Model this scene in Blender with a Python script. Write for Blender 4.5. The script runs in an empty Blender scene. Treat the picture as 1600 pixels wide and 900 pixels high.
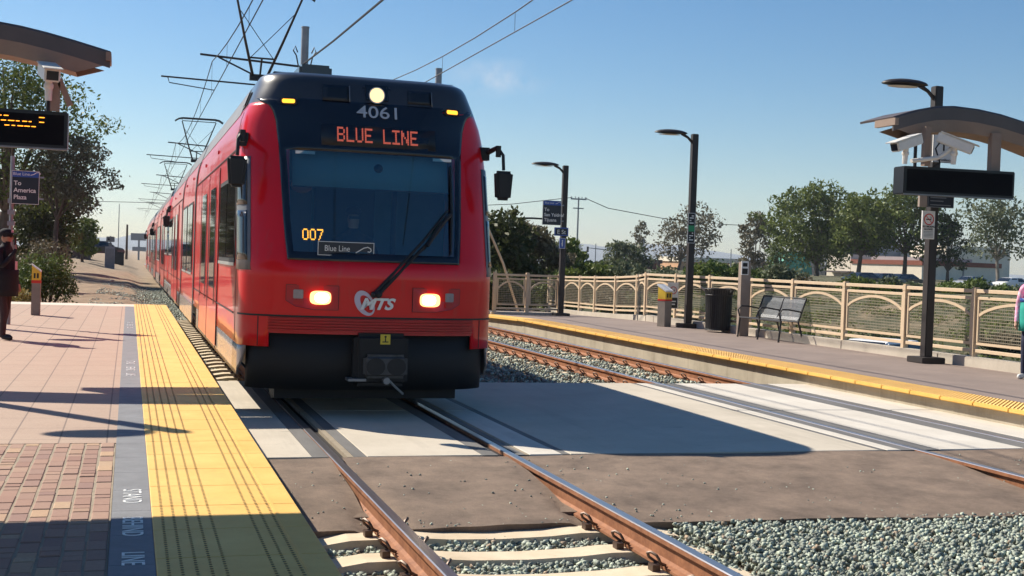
import bpy, bmesh, math, random
import numpy as np
from mathutils import Vector, Matrix
R = math.radians
PI = math.pi
RX = (1, 0, 0); UZ = (0, 0, 1)
S = bpy.context.scene
# ------------------------------------------------------------------ camera
cam_d = bpy.data.cameras.new('camera'); cam = bpy.data.objects.new('camera', cam_d)
S.collection.objects.link(cam); S.camera = cam
cam_d.sensor_width = 36; cam_d.lens = 43.875; cam_d.clip_start = .1; cam_d.clip_end = 6000
rgt = Vector((.9554366, -.293105, .0350777))
upv = Vector((-.027338, .0304621, .999162))
bck = Vector((-.2939279, -.9555949, .0210917))
M = Matrix(((rgt.x, upv.x, bck.x, -2.3957), (rgt.y, upv.y, bck.y, 0), (rgt.z, upv.z, bck.z, 1.6313), (0, 0, 0, 1)))
cam.matrix_world = M
# ------------------------------------------------------------------ light
SUN = Vector((.75, -.92, -1.0)).normalized()           # travel direction of the light
EL = math.asin(-SUN.z); AZ = math.atan2(-SUN.x, -SUN.y)  # azimuth clockwise from +Y
W = bpy.data.worlds.new('World'); S.world = W; W.use_nodes = True
nt = W.node_tree; bg = nt.nodes['Background']
sky = nt.nodes.new('ShaderNodeTexSky'); sky.sky_type = 'NISHITA'; sky.sun_disc = False
sky.sun_elevation = EL; sky.sun_rotation = AZ
sky.air_density = 1.0; sky.dust_density = .25; sky.ozone_density = 3.2
hs = nt.nodes.new('ShaderNodeHueSaturation'); hs.inputs['Saturation'].default_value = 1.27; hs.inputs['Value'].default_value = 1.0
nt.links.new(sky.outputs[0], hs.inputs['Color'])
# one small faint cloud low over the tram's right shoulder
tc = nt.nodes.new('ShaderNodeTexCoord'); cdir = Vector((.2756, .9503, .1446)).normalized()
dv = nt.nodes.new('ShaderNodeVectorMath'); dv.operation = 'SUBTRACT'; nt.links.new(tc.outputs['Generated'], dv.inputs[0]); dv.inputs[1].default_value = cdir
dm = nt.nodes.new('ShaderNodeVectorMath'); dm.operation = 'MULTIPLY'; nt.links.new(dv.outputs[0], dm.inputs[0]); dm.inputs[1].default_value = (1, 1, 2.6)
dl = nt.nodes.new('ShaderNodeVectorMath'); dl.operation = 'LENGTH'; nt.links.new(dm.outputs[0], dl.inputs[0])
mr = nt.nodes.new('ShaderNodeMapRange'); nt.links.new(dl.outputs['Value'], mr.inputs[0]); mr.inputs[1].default_value = .045; mr.inputs[2].default_value = 0
cn = nt.nodes.new('ShaderNodeTexNoise'); cn.inputs['Scale'].default_value = 42; cn.inputs['Detail'].default_value = 6; nt.links.new(tc.outputs['Generated'], cn.inputs['Vector'])
m2 = nt.nodes.new('ShaderNodeMapRange'); nt.links.new(cn.outputs[0], m2.inputs[0]); m2.inputs[1].default_value = .42; m2.inputs[2].default_value = .75
mm = nt.nodes.new('ShaderNodeMath'); mm.operation = 'MULTIPLY'; nt.links.new(mr.outputs[0], mm.inputs[0]); nt.links.new(m2.outputs[0], mm.inputs[1])
cx_ = nt.nodes.new('ShaderNodeMix'); cx_.data_type = 'RGBA'; nt.links.new(mm.outputs[0], cx_.inputs[0]); nt.links.new(hs.outputs[0], cx_.inputs[6]); cx_.inputs[7].default_value = (6.2, 6.9, 7.8, 1)
nt.links.new(cx_.outputs[2], bg.inputs[0]); bg.inputs[1].default_value = .068
sd = bpy.data.lights.new('sun', 'SUN'); sd.energy = 4.9; sd.angle = R(.5); sd.color = (1, .91, .77)
so = bpy.data.objects.new('sun', sd); S.collection.objects.link(so)
so.rotation_euler = SUN.to_track_quat('-Z', 'Y').to_euler()
S.view_settings.view_transform = 'Standard'; S.view_settings.look = 'None'
S.view_settings.exposure = .68; S.view_settings.gamma = 1
S.render.resolution_x = 1024; S.render.resolution_y = 576
rnd = random.Random(7); NR = np.random.default_rng(11)

# ------------------------------------------------------------------ helpers
def lnk(o, parent=None):
    S.collection.objects.link(o)
    if parent: o.parent = parent
    return o
def tag(o, label=None, cat=None, group=None, kind=None):
    if label: o['label'] = label
    if cat: o['category'] = cat
    if group: o['group'] = group
    if kind: o['kind'] = kind
    return o
def thing(name, label, cat, loc=(0, 0, 0), rz=0, group=None):
    o = bpy.data.objects.new(name, None); lnk(o); o.location = loc; o.rotation_euler = (0, 0, rz)
    o.empty_display_size = .1
    return tag(o, label, cat, group)
def kids(o): return [c for c in S.collection.objects if c.parent == o]
def copy_tree(o, parent=None):
    c = o.copy(); S.collection.objects.link(c); c.parent = parent
    for k in list(o.children): copy_tree(k, c)
    return c
def smooth01(a, b, x):
    t = min(1, max(0, (x-a)/(b-a))); return t*t*(3-2*t)
def interp(tab, x):
    return float(np.interp(x, [a for a, b in tab], [b for a, b in tab]))

class MB:
    def __init__(s): s.v = []; s.f = []; s.m = []
    def add(s, v, f, mi=0):
        b = len(s.v); s.v += [tuple(p) for p in v]; s.f += [tuple(i+b for i in q) for q in f]; s.m += [mi]*len(f); return s
    def box(s, c, d, rot=None, mi=0):
        x, y, z = d[0]/2, d[1]/2, d[2]/2
        P = [Vector((a*x, b*y, e*z)) for e in (-1, 1) for b in (-1, 1) for a in (-1, 1)]
        if rot is not None: P = [rot @ p for p in P]
        c = Vector(c)
        return s.add([p+c for p in P], [(0, 2, 3, 1), (4, 5, 7, 6), (0, 1, 5, 4), (1, 3, 7, 5), (3, 2, 6, 7), (2, 0, 4, 6)], mi)
    def bx(s, x0, x1, y0, y1, z0, z1, mi=0):
        return s.box(((x0+x1)/2, (y0+y1)/2, (z0+z1)/2), (x1-x0, y1-y0, z1-z0), None, mi)
    def beam(s, a, b, w, h=None, mi=0):
        a = Vector(a); b = Vector(b); d = b-a; h = h or w
        q = d.to_track_quat('Y', 'Z').to_matrix()
        return s.box((a+b)/2, (w, d.length, h), q, mi)
    def tube(s, pts, r, n=8, cap=True, mi=0):
        pts = [Vector(p) for p in pts]; k = len(pts)
        rr = r if isinstance(r, (list, tuple)) else [r]*k
        v = []; up = Vector((0, 0, 1))
        t0 = (pts[1]-pts[0]).normalized()
        nrm = t0.orthogonal().normalized()
        for i, p in enumerate(pts):
            t = (pts[min(i+1, k-1)]-pts[max(i-1, 0)]).normalized()
            nrm = (nrm - t*nrm.dot(t))
            nrm = nrm.normalized() if nrm.length > 1e-5 else t.orthogonal().normalized()
            bn = t.cross(nrm)
            for j in range(n):
                a = 2*PI*j/n; v.append(p+(nrm*math.cos(a)+bn*math.sin(a))*rr[i])
        f = [(i*n+j, i*n+(j+1) % n, (i+1)*n+(j+1) % n, (i+1)*n+j) for i in range(k-1) for j in range(n)]
        if cap: f += [tuple(range(n-1, -1, -1)), tuple((k-1)*n+j for j in range(n))]
        return s.add(v, f, mi)
    def cyl(s, c, r, h, n=20, r2=None, mi=0):
        return s.tube([c, (c[0], c[1], c[2]+h)], [r, r2 if r2 is not None else r], n, True, mi)
    def prism(s, poly, o, u, v, w, depth, mi=0):
        o, u, v, w = Vector(o), Vector(u), Vector(v), Vector(w); n = len(poly)
        A = [o+u*a+v*b for a, b in poly]; B = [p+w*depth for p in A]
        return s.add(A+B, [tuple(range(n-1, -1, -1)), tuple(n+i for i in range(n))]+[(i, (i+1) % n, n+(i+1) % n, n+i) for i in range(n)], mi)
    def grid(s, fn, us, vs, skip=None, mi=0):
        nv = len(vs); P = [fn(u, v) for u in us for v in vs]
        F = []
        for i in range(len(us)-1):
            for j in range(nv-1):
                if skip and skip((us[i]+us[i+1])/2, (vs[j]+vs[j+1])/2): continue
                F.append((i*nv+j, (i+1)*nv+j, (i+1)*nv+j+1, i*nv+j+1))
        return s.add(P, F, mi)
    def sphere(s, c, r, n=12, sc=(1, 1, 1), mi=0):
        us = [2*PI*i/n for i in range(n+1)]; vs = [PI*j/(n//2) - PI/2 for j in range(n//2+1)]
        return s.grid(lambda u, v: (c[0]+r*sc[0]*math.cos(v)*math.cos(u), c[1]+r*sc[1]*math.cos(v)*math.sin(u), c[2]+r*sc[2]*math.sin(v)), us, vs, None, mi)
    def build(s, name, mats, parent=None, smooth=False, bevel=0, bseg=2, solid=0):
        me = bpy.data.meshes.new(name); me.from_pydata(s.v, [], s.f)
        if not isinstance(mats, (list, tuple)): mats = [mats]
        for m in mats: me.materials.append(m)
        me.polygons.foreach_set('material_index', s.m)
        bm = bmesh.new(); bm.from_mesh(me)
        bmesh.ops.remove_doubles(bm, verts=bm.verts, dist=1e-5)
        bmesh.ops.recalc_face_normals(bm, faces=bm.faces)
        if bevel:
            es = [e for e in bm.edges if len(e.link_faces) == 2 and e.calc_face_angle(0) > .6]
            bmesh.ops.bevel(bm, geom=es, offset=bevel, segments=bseg, affect='EDGES', clamp_overlap=True)
        bm.to_mesh(me); bm.free()
        if smooth:
            me.shade_smooth()
            try: me.set_sharp_from_angle(angle=R(38))
            except Exception: pass
        o = bpy.data.objects.new(name, me); lnk(o, parent)
        if solid:
            md = o.modifiers.new('t', 'SOLIDIFY'); md.thickness = solid; md.offset = -1
        return o

def text_mesh(name, s, size, mat, parent, o, right, up, align='CENTER', shear=0, ext=.001, bold=0, sx=1, bevel=0):
    cu = bpy.data.curves.new(name, 'FONT'); cu.body = s; cu.size = size; cu.align_x = align; cu.align_y = 'CENTER'
    cu.shear = shear; cu.extrude = ext; cu.offset = bold; cu.resolution_u = 4
    tmp = bpy.data.objects.new('tmp', cu); S.collection.objects.link(tmp)
    bpy.context.view_layer.update()
    me = bpy.data.meshes.new_from_object(tmp.evaluated_get(bpy.context.evaluated_depsgraph_get()))
    bpy.data.objects.remove(tmp); bpy.data.curves.remove(cu)
    r = Vector(right).normalized(); u = Vector(up).normalized(); n = r.cross(u)
    mt = Matrix(((r.x*sx, u.x, n.x, o[0]), (r.y*sx, u.y, n.y, o[1]), (r.z*sx, u.z, n.z, o[2]), (0, 0, 0, 1)))
    me.transform(mt); me.materials.clear(); me.materials.append(mat); me.name = name
    ob = bpy.data.objects.new(name, me); lnk(ob, parent); return ob

# ------------------------------------------------------------------ materials
def new_mat(name):
    m = bpy.data.materials.new(name); m.use_nodes = True
    return m, m.node_tree, m.node_tree.nodes['Principled BSDF']
def N(nt, t, **k):
    n = nt.nodes.new(t)
    for a, b in k.items(): setattr(n, a, b)
    return n
def mth(nt, op, a, b=None, c=None):
    n = nt.nodes.new('ShaderNodeMath'); n.operation = op
    for i, x in enumerate((a, b, c)):
        if x is None: continue
        if isinstance(x, (int, float)): n.inputs[i].default_value = x
        else: nt.links.new(x, n.inputs[i])
    return n.outputs[0]
def mixc(nt, fac, a, b, mode='MIX'):
    n = nt.nodes.new('ShaderNodeMix'); n.data_type = 'RGBA'; n.blend_type = mode
    for i, x in ((0, fac), (6, a), (7, b)):
        if isinstance(x, (int, float)): n.inputs[i].default_value = x
        elif isinstance(x, (tuple, list)): n.inputs[i].default_value = (*x[:3], 1)
        else: nt.links.new(x, n.inputs[i])
    return n.outputs[2]
def pos(nt): return nt.nodes.new('ShaderNodeNewGeometry').outputs['Position']
def xyz(nt, p):
    n = nt.nodes.new('ShaderNodeSeparateXYZ'); nt.links.new(p, n.inputs[0]); return n.outputs
def noise(nt, p, sc, det=4, rough=.6, stretch=None):
    n = nt.nodes.new('ShaderNodeTexNoise'); n.inputs['Scale'].default_value = sc; n.inputs['Detail'].default_value = det
    n.inputs['Roughness'].default_value = rough
    if stretch:
        mp = nt.nodes.new('ShaderNodeMapping'); mp.inputs['Scale'].default_value = stretch
        nt.links.new(p, mp.inputs[0]); p = mp.outputs[0]
    nt.links.new(p, n.inputs['Vector']); return n.outputs[0]
def ramp(nt, x, a, b):
    n = nt.nodes.new('ShaderNodeMapRange'); nt.links.new(x, n.inputs[0]); n.inputs[1].default_value = a; n.inputs[2].default_value = b
    return n.outputs[0]
def bump(nt, b, h, s, d=.01):
    n = nt.nodes.new('ShaderNodeBump'); n.inputs['Strength'].default_value = s; n.inputs['Distance'].default_value = d
    nt.links.new(h, n.inputs['Height']); nt.links.new(n.outputs[0], b.inputs['Normal'])
def mat(name, col, rough=.6, metal=0, var=.25, vs=3, bmp=0, bs=40, col2=None, coat=0, stretch=None, big=0, spec=.5, emit=None, es=0):
    m, nt, b = new_mat(name)
    b.inputs['Roughness'].default_value = rough; b.inputs['Metallic'].default_value = metal
    b.inputs['Specular IOR Level'].default_value = spec
    if coat: b.inputs['Coat Weight'].default_value = coat; b.inputs['Coat Roughness'].default_value = .04
    p = pos(nt); c2 = col2 or tuple(x*(1-var) for x in col)
    f = ramp(nt, noise(nt, p, vs, 6, .65, stretch), .32, .68)
    c = mixc(nt, f, c2, col)
    if big:
        g = ramp(nt, noise(nt, p, .35, 3), .35, .65); c = mixc(nt, mth(nt, 'MULTIPLY', g, big), c, tuple(x*.6 for x in col))
    nt.links.new(c, b.inputs['Base Color'])
    if bmp: bump(nt, b, noise(nt, p, bs, 5), bmp)
    if emit: b.inputs['Emission Color'].default_value = (*emit, 1); b.inputs['Emission Strength'].default_value = es
    return m
def glossy_paint(name, col, wav=.06, rough=.28):
    m, nt, b = new_mat(name); p = pos(nt)
    f = ramp(nt, noise(nt, p, 1.2, 5), .3, .7)
    dirt = ramp(nt, noise(nt, p, 5, 6, .7, (1, 1, .25)), .58, .8)
    c = mixc(nt, f, tuple(x*.88 for x in col), col)
    c = mixc(nt, mth(nt, 'MULTIPLY', dirt, .30), c, (.20, .12, .09))
    low = mth(nt, 'MULTIPLY', ramp(nt, xyz(nt, p)[2], 1.1, .4), ramp(nt, noise(nt, p, 6, 6, .75, (1, 1, .3)), .4, .7)); c = mixc(nt, mth(nt, 'MULTIPLY', low, .35), c, (.16, .10, .07))
    nt.links.new(c, b.inputs['Base Color']); b.inputs['Roughness'].default_value = rough
    b.inputs['Coat Weight'].default_value = .45; b.inputs['Coat Roughness'].default_value = .03; b.inputs['Specular IOR Level'].default_value = .25
    n = N(nt, 'ShaderNodeBump'); n.inputs['Strength'].default_value = wav; n.inputs['Distance'].default_value = .05
    nt.links.new(noise(nt, p, 1.1, 2), n.inputs['Height'])
    nt.links.new(n.outputs[0], b.inputs['Normal']); nt.links.new(n.outputs[0], b.inputs['Coat Normal'])
    return m
def emat(name, col, st):
    m, nt, b = new_mat(name); b.inputs['Base Color'].default_value = (*[x*.3 for x in col], 1)
    b.inputs['Emission Color'].default_value = (*col, 1); b.inputs['Emission Strength'].default_value = st; return m

def platform_mat():
    # big square concrete tiles beyond y=9.6, small brick pavers in front
    m, nt, b = new_mat('pink concrete paving'); p = pos(nt); X, Y, Z = xyz(nt, p)
    def tiles(w, h, gap, off=0):
        fx = mth(nt, 'FRACT', mth(nt, 'DIVIDE', mth(nt, 'ADD', X, 100+off), w))
        fy = mth(nt, 'FRACT', mth(nt, 'DIVIDE', mth(nt, 'ADD', Y, 100), h))
        gx = mth(nt, 'LESS_THAN', mth(nt, 'ABSOLUTE', mth(nt, 'SUBTRACT', fx, .5)), .5-gap/w)
        gy = mth(nt, 'LESS_THAN', mth(nt, 'ABSOLUTE', mth(nt, 'SUBTRACT', fy, .5)), .5-gap*.8/h)
        return gx, gy
    gx, gy = tiles(.335, .61, .006)
    line = mth(nt, 'SUBTRACT', 1, mth(nt, 'MULTIPLY', gx, gy))
    n1 = ramp(nt, noise(nt, p, 60, 3), .3, .7); n2 = ramp(nt, noise(nt, p, 1.6, 6, .7), .3, .7)
    c = mixc(nt, n1, (.32, .215, .158), (.41, .29, .215)); c = mixc(nt, mth(nt, 'MULTIPLY', n2, .4), c, (.47, .345, .26))
    st = ramp(nt, noise(nt, p, 9, 6, .75), .60, .72); c = mixc(nt, mth(nt, 'MULTIPLY', st, .35), c, (.22, .15, .13))
    c = mixc(nt, mth(nt, 'MULTIPLY', line, .75), c, (.13, .09, .075))
    nt.links.new(c, b.inputs['Base Color']); b.inputs['Roughness'].default_value = .75
    bump(nt, b, mth(nt, 'ADD', noise(nt, p, 120, 3), mth(nt, 'MULTIPLY', line, -1.5)), .5, .004)
    return m
def brick_mat():
    m, nt, b = new_mat('brick paver'); 
    g = nt.nodes.new('ShaderNodeNewGeometry'); p = g.outputs['Position']; ri = g.outputs['Random Per Island']
    cr = N(nt, 'ShaderNodeValToRGB'); e = cr.color_ramp.elements; nt.links.new(ri, cr.inputs[0])
    e[0].position = 0; e[0].color = (.27, .145, .105, 1); e[1].position = 1; e[1].color = (.44, .31, .20, 1)
    for q, c in ((.2, (.35, .205, .145, 1)), (.4, (.30, .175, .13, 1)), (.6, (.39, .245, .17, 1)), (.8, (.26, .15, .12, 1)), (.93, (.50, .33, .19, 1))):
        x = e.new(q); x.color = c
    c = mixc(nt, ramp(nt, noise(nt, p, 40, 5, .7), .35, .7), mixc(nt, .3, cr.outputs[0], (.2, .09, .08)), cr.outputs[0])
    nt.links.new(c, b.inputs['Base Color']); b.inputs['Roughness'].default_value = .8
    bump(nt, b, noise(nt, p, 150, 4), .5, .003); return m
def stone_mat(name, a, b_, c_):
    m, nt, b = new_mat(name); g = nt.nodes.new('ShaderNodeNewGeometry'); ri = g.outputs['Random Per Island']
    cr = N(nt, 'ShaderNodeValToRGB'); e = cr.color_ramp.elements; nt.links.new(ri, cr.inputs[0])
    e[0].position = 0; e[0].color = (*a, 1); e[1].position = .985; e[1].color = (*c_, 1)
    x = e.new(.35); x.color = (*b_, 1); x = e.new(.6); x.color = (*[v*1.45 for v in b_], 1)
    x = e.new(.88); x.color = (b_[0]*2.1, b_[1]*2.1, b_[2]*2.0, 1); x = e.new(.95); x.color = (*a, 1)
    c = mixc(nt, ramp(nt, noise(nt, g.outputs['Position'], 60, 3), .3, .7), mixc(nt, .35, cr.outputs[0], (.06, .07, .065)), cr.outputs[0])
    nt.links.new(c, b.inputs['Base Color']); b.inputs['Roughness'].default_value = .7; return m
def leaf_mat(name, a, b_, tr=.25):
    m, nt, b = new_mat(name); g = nt.nodes.new('ShaderNodeNewGeometry')
    c = mixc(nt, g.outputs['Random Per Island'], a, b_)
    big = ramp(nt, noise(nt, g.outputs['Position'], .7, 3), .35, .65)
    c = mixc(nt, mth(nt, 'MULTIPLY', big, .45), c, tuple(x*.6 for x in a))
    nt.links.new(c, b.inputs['Base Color']); b.inputs['Roughness'].default_value = .6
    b.inputs['Specular IOR Level'].default_value = .3
    t = N(nt, 'ShaderNodeBsdfTranslucent'); nt.links.new(c, t.inputs[0])
    mx = N(nt, 'ShaderNodeMixShader'); mx.inputs[0].default_value = tr
    nt.links.new(b.outputs[0], mx.inputs[1]); nt.links.new(t.outputs[0], mx.inputs[2])
    nt.links.new(mx.outputs[0], nt.nodes['Material Output'].inputs[0]); return m
def yellow_mat():
    m, nt, b = new_mat('yellow tactile tile'); p = pos(nt); X, Y, Z = xyz(nt, p)
    c = mixc(nt, ramp(nt, noise(nt, p, 2.5, 6, .7), .3, .7), (.74, .42, .09), (.84, .53, .14))
    c = mixc(nt, mth(nt, 'MULTIPLY', ramp(nt, noise(nt, p, 1.4, 8, .8), .5, .72), .30), c, (.45, .27, .09))
    c = mixc(nt, mth(nt, 'MULTIPLY', ramp(nt, noise(nt, p, 25, 6, .8), .58, .72), .45), c, (.36, .21, .07))
    nt.links.new(c, b.inputs['Base Color']); b.inputs['Roughness'].default_value = .6
    bump(nt, b, noise(nt, p, 90, 3), .25, .003); return m
def ground_mat():
    m, nt, b = new_mat('dry dirt ground'); p = pos(nt); X, Y, Z = xyz(nt, p)
    c = mixc(nt, ramp(nt, noise(nt, p, 1.1, 8, .7), .35, .65), (.24, .165, .10), (.42, .31, .20))
    c = mixc(nt, ramp(nt, noise(nt, p, 9, 6, .8), .5, .65), c, (.28, .23, .18))
    gr = mth(nt, 'MULTIPLY', ramp(nt, noise(nt, p, .25, 6, .75), .34, .5), ramp(nt, X, 11, 13))
    c = mixc(nt, gr, c, mixc(nt, ramp(nt, noise(nt, p, 6, 6, .8), .35, .65), (.03, .045, .016), (.095, .10, .042)))
    nt.links.new(c, b.inputs['Base Color']); b.inputs['Roughness'].default_value = .95
    bump(nt, b, noise(nt, p, 12, 8, .8), 1, .08); return m
def asphalt_mat():
    m, nt, b = new_mat('brown dusty asphalt'); p = pos(nt)
    c = mixc(nt, ramp(nt, noise(nt, p, 2.2, 7, .75), .32, .68), (.13, .094, .070), (.31, .225, .165))
    c = mixc(nt, mth(nt, 'MULTIPLY', ramp(nt, noise(nt, p, 110, 3, .8), .5, .7), .5), c, (.12, .08, .065))
    c = mixc(nt, mth(nt, 'MULTIPLY', ramp(nt, noise(nt, p, 14, 5, .8), .66, .72), .8), c, (.05, .035, .03))
    nt.links.new(c, b.inputs['Base Color']); b.inputs['Roughness'].default_value = .9
    bump(nt, b, mth(nt, 'ADD', noise(nt, p, 130, 4, .8), noise(nt, p, 5, 4)), .8, .01); return m
def concrete_mat(name, a, b_, streak=0, sc=1.5):
    m, nt, b = new_mat(name); p = pos(nt)
    c = mixc(nt, ramp(nt, noise(nt, p, sc, 8, .7), .32, .68), a, b_)
    c = mixc(nt, mth(nt, 'MULTIPLY', ramp(nt, noise(nt, p, 7, 6, .8), .60, .74), .3), c, tuple(x*.55 for x in a))
    if streak:
        s = ramp(nt, noise(nt, p, 2.5, 5, .7, (1, 1, .12)), .5, .7); c = mixc(nt, mth(nt, 'MULTIPLY', s, streak), c, (a[0]*.45, a[1]*.43, a[2]*.38))
    c = mixc(nt, mth(nt, 'MULTIPLY', ramp(nt, noise(nt, p, 160, 2), .6, .7), .35), c, tuple(x*.6 for x in a))
    nt.links.new(c, b.inputs['Base Color']); b.inputs['Roughness'].default_value = .85
    bump(nt, b, noise(nt, p, 90, 4), .4, .004); return m
def slab_mat(name, a, b_):
    m, nt, b = new_mat(name); p = pos(nt)
    c = mixc(nt, ramp(nt, noise(nt, p, .9, 9, .72), .30, .70), a, b_)
    c = mixc(nt, mth(nt, 'MULTIPLY', ramp(nt, noise(nt, p, 3.2, 7, .8), .57, .72), .45), c, tuple(x*.62 for x in a))
    ty = ramp(nt, noise(nt, p, 1.3, 5, .75, (1.6, .10, 1)), .53, .72); c = mixc(nt, mth(nt, 'MULTIPLY', ty, .30), c, tuple(x*.5 for x in a))
    oil = ramp(nt, noise(nt, p, 1.7, 3, .6, (.5, 1.6, 1)), .70, .76); c = mixc(nt, mth(nt, 'MULTIPLY', oil, .6), c, (.13, .115, .09))
    c = mixc(nt, mth(nt, 'MULTIPLY', ramp(nt, noise(nt, p, 140, 2), .55, .7), .4), c, tuple(x*.6 for x in a))
    nt.links.new(c, b.inputs['Base Color']); b.inputs['Roughness'].default_value = .85
    bump(nt, b, mth(nt, 'ADD', noise(nt, p, 90, 4), noise(nt, p, 12, 5, .8)), .5, .004); return m
def rust_mat():
    m, nt, b = new_mat('rusty rail steel'); p = pos(nt)
    c = mixc(nt, ramp(nt, noise(nt, p, 7, 7, .75), .35, .65), (.20, .075, .032), (.36, .155, .072))
    c = mixc(nt, mth(nt, 'MULTIPLY', ramp(nt, noise(nt, p, 40, 4, .8), .5, .7), .4), c, (.14, .05, .025))
    nt.links.new(c, b.inputs['Base Color']); b.inputs['Roughness'].default_value = .75; b.inputs['Metallic'].default_value = .1
    bump(nt, b, noise(nt, p, 80, 4), .4, .004); return m
def glass_mat():
    m, nt, b = new_mat('tinted windshield glass')
    t = N(nt, 'ShaderNodeBsdfTransparent'); t.inputs[0].default_value = (.62, .86, .90, 1)
    g = N(nt, 'ShaderNodeBsdfGlossy'); g.inputs['Roughness'].default_value = .02; g.inputs[0].default_value = (.85, .97, 1, 1)
    fr = N(nt, 'ShaderNodeFresnel'); fr.inputs[0].default_value = 1.6
    mx = N(nt, 'ShaderNodeMixShader'); nt.links.new(mth(nt, 'ADD', fr.outputs[0], .08), mx.inputs[0])
    nt.links.new(t.outputs[0], mx.inputs[1]); nt.links.new(g.outputs[0], mx.inputs[2])
    nt.links.new(mx.outputs[0], nt.nodes['Material Output'].inputs[0]); return m

RED = glossy_paint('red tram paint', (.74, .003, .010), .10)
FRGD = mat('greasy grey coupler steel', (.085, .085, .09), .55, .3, .5, 9)
REDD = mat('red ribbed bumper', (.52, .006, .012), .4, 0, .2, 4, coat=.2)
BLK = mat('black gloss surround', (.004, .005, .012), .22, 0, .3, 3, coat=.3)
ROOFP = mat('charcoal roof paint', (.030, .031, .038), .32, 0, .3, 2, coat=.5)
ROOFG = mat('grey roof side panel', (.20, .20, .21), .5, 0, .3, 3)
RUB = mat('black rubber', (.012, .012, .014), .6, 0, .3, 6)
DARKV = mat('black valance', (.004, .005, .008), .65, 0, .4, 2)
SKIRT = glossy_paint('silver grey skirt', (.30, .27, .26), .25, .25)
WGL = mat('dark window glass', (.012, .014, .016), .04, 0, .2, 1, spec=1.0)
FRG = mat('grey window frame', (.20, .21, .23), .45, .2, .2, 5)
ALU = mat('bright aluminium', (.62, .62, .60), .35, .8, .15, 10)
GLASS = glass_mat()
CABW = mat('blue grey cab wall', (.16, .28, .33), .7, 0, .3, 1.2)
CABD = mat('dark cab trim', (.015, .02, .028), .6, 0, .3, 3)
BLIND = mat('pale cab blind', (.20, .34, .37), .8, 0, .1, 2)
LILAC = mat('pale lilac decal', (.60, .52, .62), .4, 0, .08, 5)
WHT = mat('white paint', (.80, .80, .78), .5, 0, .08, 6)
NUMG = mat('grey numerals', (.42, .46, .52), .5, 0, .05, 6)
DISP = mat('display panel black', (.010, .016, .026), .35, 0, .2, 2, spec=.4)
LEDS = mat('matte screen black', (.006, .007, .010), .8, 0, .2, 2, spec=.1)
ERED = emat('orange red display glow', (1, .19, .12), .24)
EAMB = emat('amber display glow', (1, .33, .02), 2.0)
EAMB2 = emat('amber marker glow', (1, .40, .03), 1.6)
EHEAD = emat('headlight glow', (1, .80, .48), 9)
EHEADS = emat('headlight halo lens', (1, .60, .20), 1.6)
ETOP = emat('top lamp glow', (1, .62, .27), 1.3)
LENS = mat('clear lamp lens', (.35, .30, .32), .12, 0, .2, 20, spec=.8)
YLAB = mat('yellow label', (.65, .50, .05), .6, 0, .1, 20)
GREYM = mat('grey steel', (.22, .23, .25), .45, .5, .2, 6)
STEELD = mat('dark steel', (.035, .036, .04), .5, .3, .3, 5)
GALV = mat('galvanised steel', (.30, .32, .35), .55, .4, .25, 6)
WIRE = mat('overhead wire', (.025, .025, .03), .6, .3, .2, 5)
POLEM = mat('black brown pole paint', (.030, .024, .024), .55, 0, .25, 4)
BEIGE = mat('beige fence paint', (.66, .51, .35), .55, 0, .12, 5, bmp=.1)
MESHM = mat('wire mesh', (.36, .31, .23), .6, .2, .2, 8)
CREAM = mat('beige steel column', (.34, .27, .22), .6, 0, .2, 4)
CANOP = mat('brown canopy metal', (.105, .082, .078), .5, 0, .25, 2)
CANU = mat('tan canopy soffit', (.30, .21, .16), .65, 0, .2, 3)
CAMW = mat('white camera housing', (.72, .70, .66), .4, 0, .1, 6)
LEDB = mat('black sign case', (.007, .007, .010), .4, 0, .3, 3)
SGN = mat('dark navy sign', (.012, .016, .032), .35, 0, .2, 4)
SBLUE = mat('blue sign band', (.03, .09, .38), .4, 0, .1, 5)
SGRN = mat('green sign panel', (.02, .30, .12), .5, 0, .1, 5)
SRED = mat('red sign paint', (.62, .03, .02), .5, 0, .1, 5)
SYEL = mat('yellow label paint', (.80, .55, .05), .5, 0, .1, 6)
GREYB = mat('grey post metal', (.27, .24, .21), .5, .1, .2, 5)
SLAB = slab_mat('pale slab concrete', (.46, .41, .33), (.58, .52, .43))
SLABW = slab_mat('white slab concrete', (.52, .48, .42), (.67, .63, .56))
STRIP = mat('grey rubber strip', (.17, .165, .16), .8, 0, .35, 6, bmp=.3, stretch=(1, .2, 1), big=.3)
STRIPT = mat('tan strip', (.34, .28, .20), .85, 0, .3, 8, bmp=.3)
WALLC = concrete_mat('stained platform concrete', (.34, .30, .23), (.47, .42, .33), .5)
CURBC = concrete_mat('pale curb concrete', (.44, .39, .32), (.56, .50, .42), .15)
TIEC = concrete_mat('tan tie concrete', (.56, .45, .31), (.72, .60, .44), .0, 3)
RPLAT = concrete_mat('brown grey platform concrete', (.195, .15, .13), (.27, .21, .18), 0, 1)
PLAT = platform_mat(); BRK = brick_mat(); YEL = yellow_mat(); ASPH = asphalt_mat(); GRD = ground_mat(); RUST = rust_mat()
YDOT = mat('dark tactile dots', (.17, .085, .02), .8, 0, .3, 30)
WSTRIP = mat('grey warning strip', (.20, .205, .22), .7, 0, .25, 5, bmp=.3)
WPALE = concrete_mat('pale platform edge', (.58, .50, .42), (.68, .60, .50))
RHEAD = mat('worn rail head', (.36, .36, .40), .28, .8, .3, 3, stretch=(30, .5, 30))
CLIPM = mat('rusty clip steel', (.13, .085, .065), .5, .5, .4, 20)
STONE = stone_mat('green grey ballast', (.15, .165, .145), (.28, .315, .265), (.42, .31, .21))
BED = mat('ballast bed', (.11, .12, .105), .9, 0, .5, 25, bmp=1, bs=30)
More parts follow.
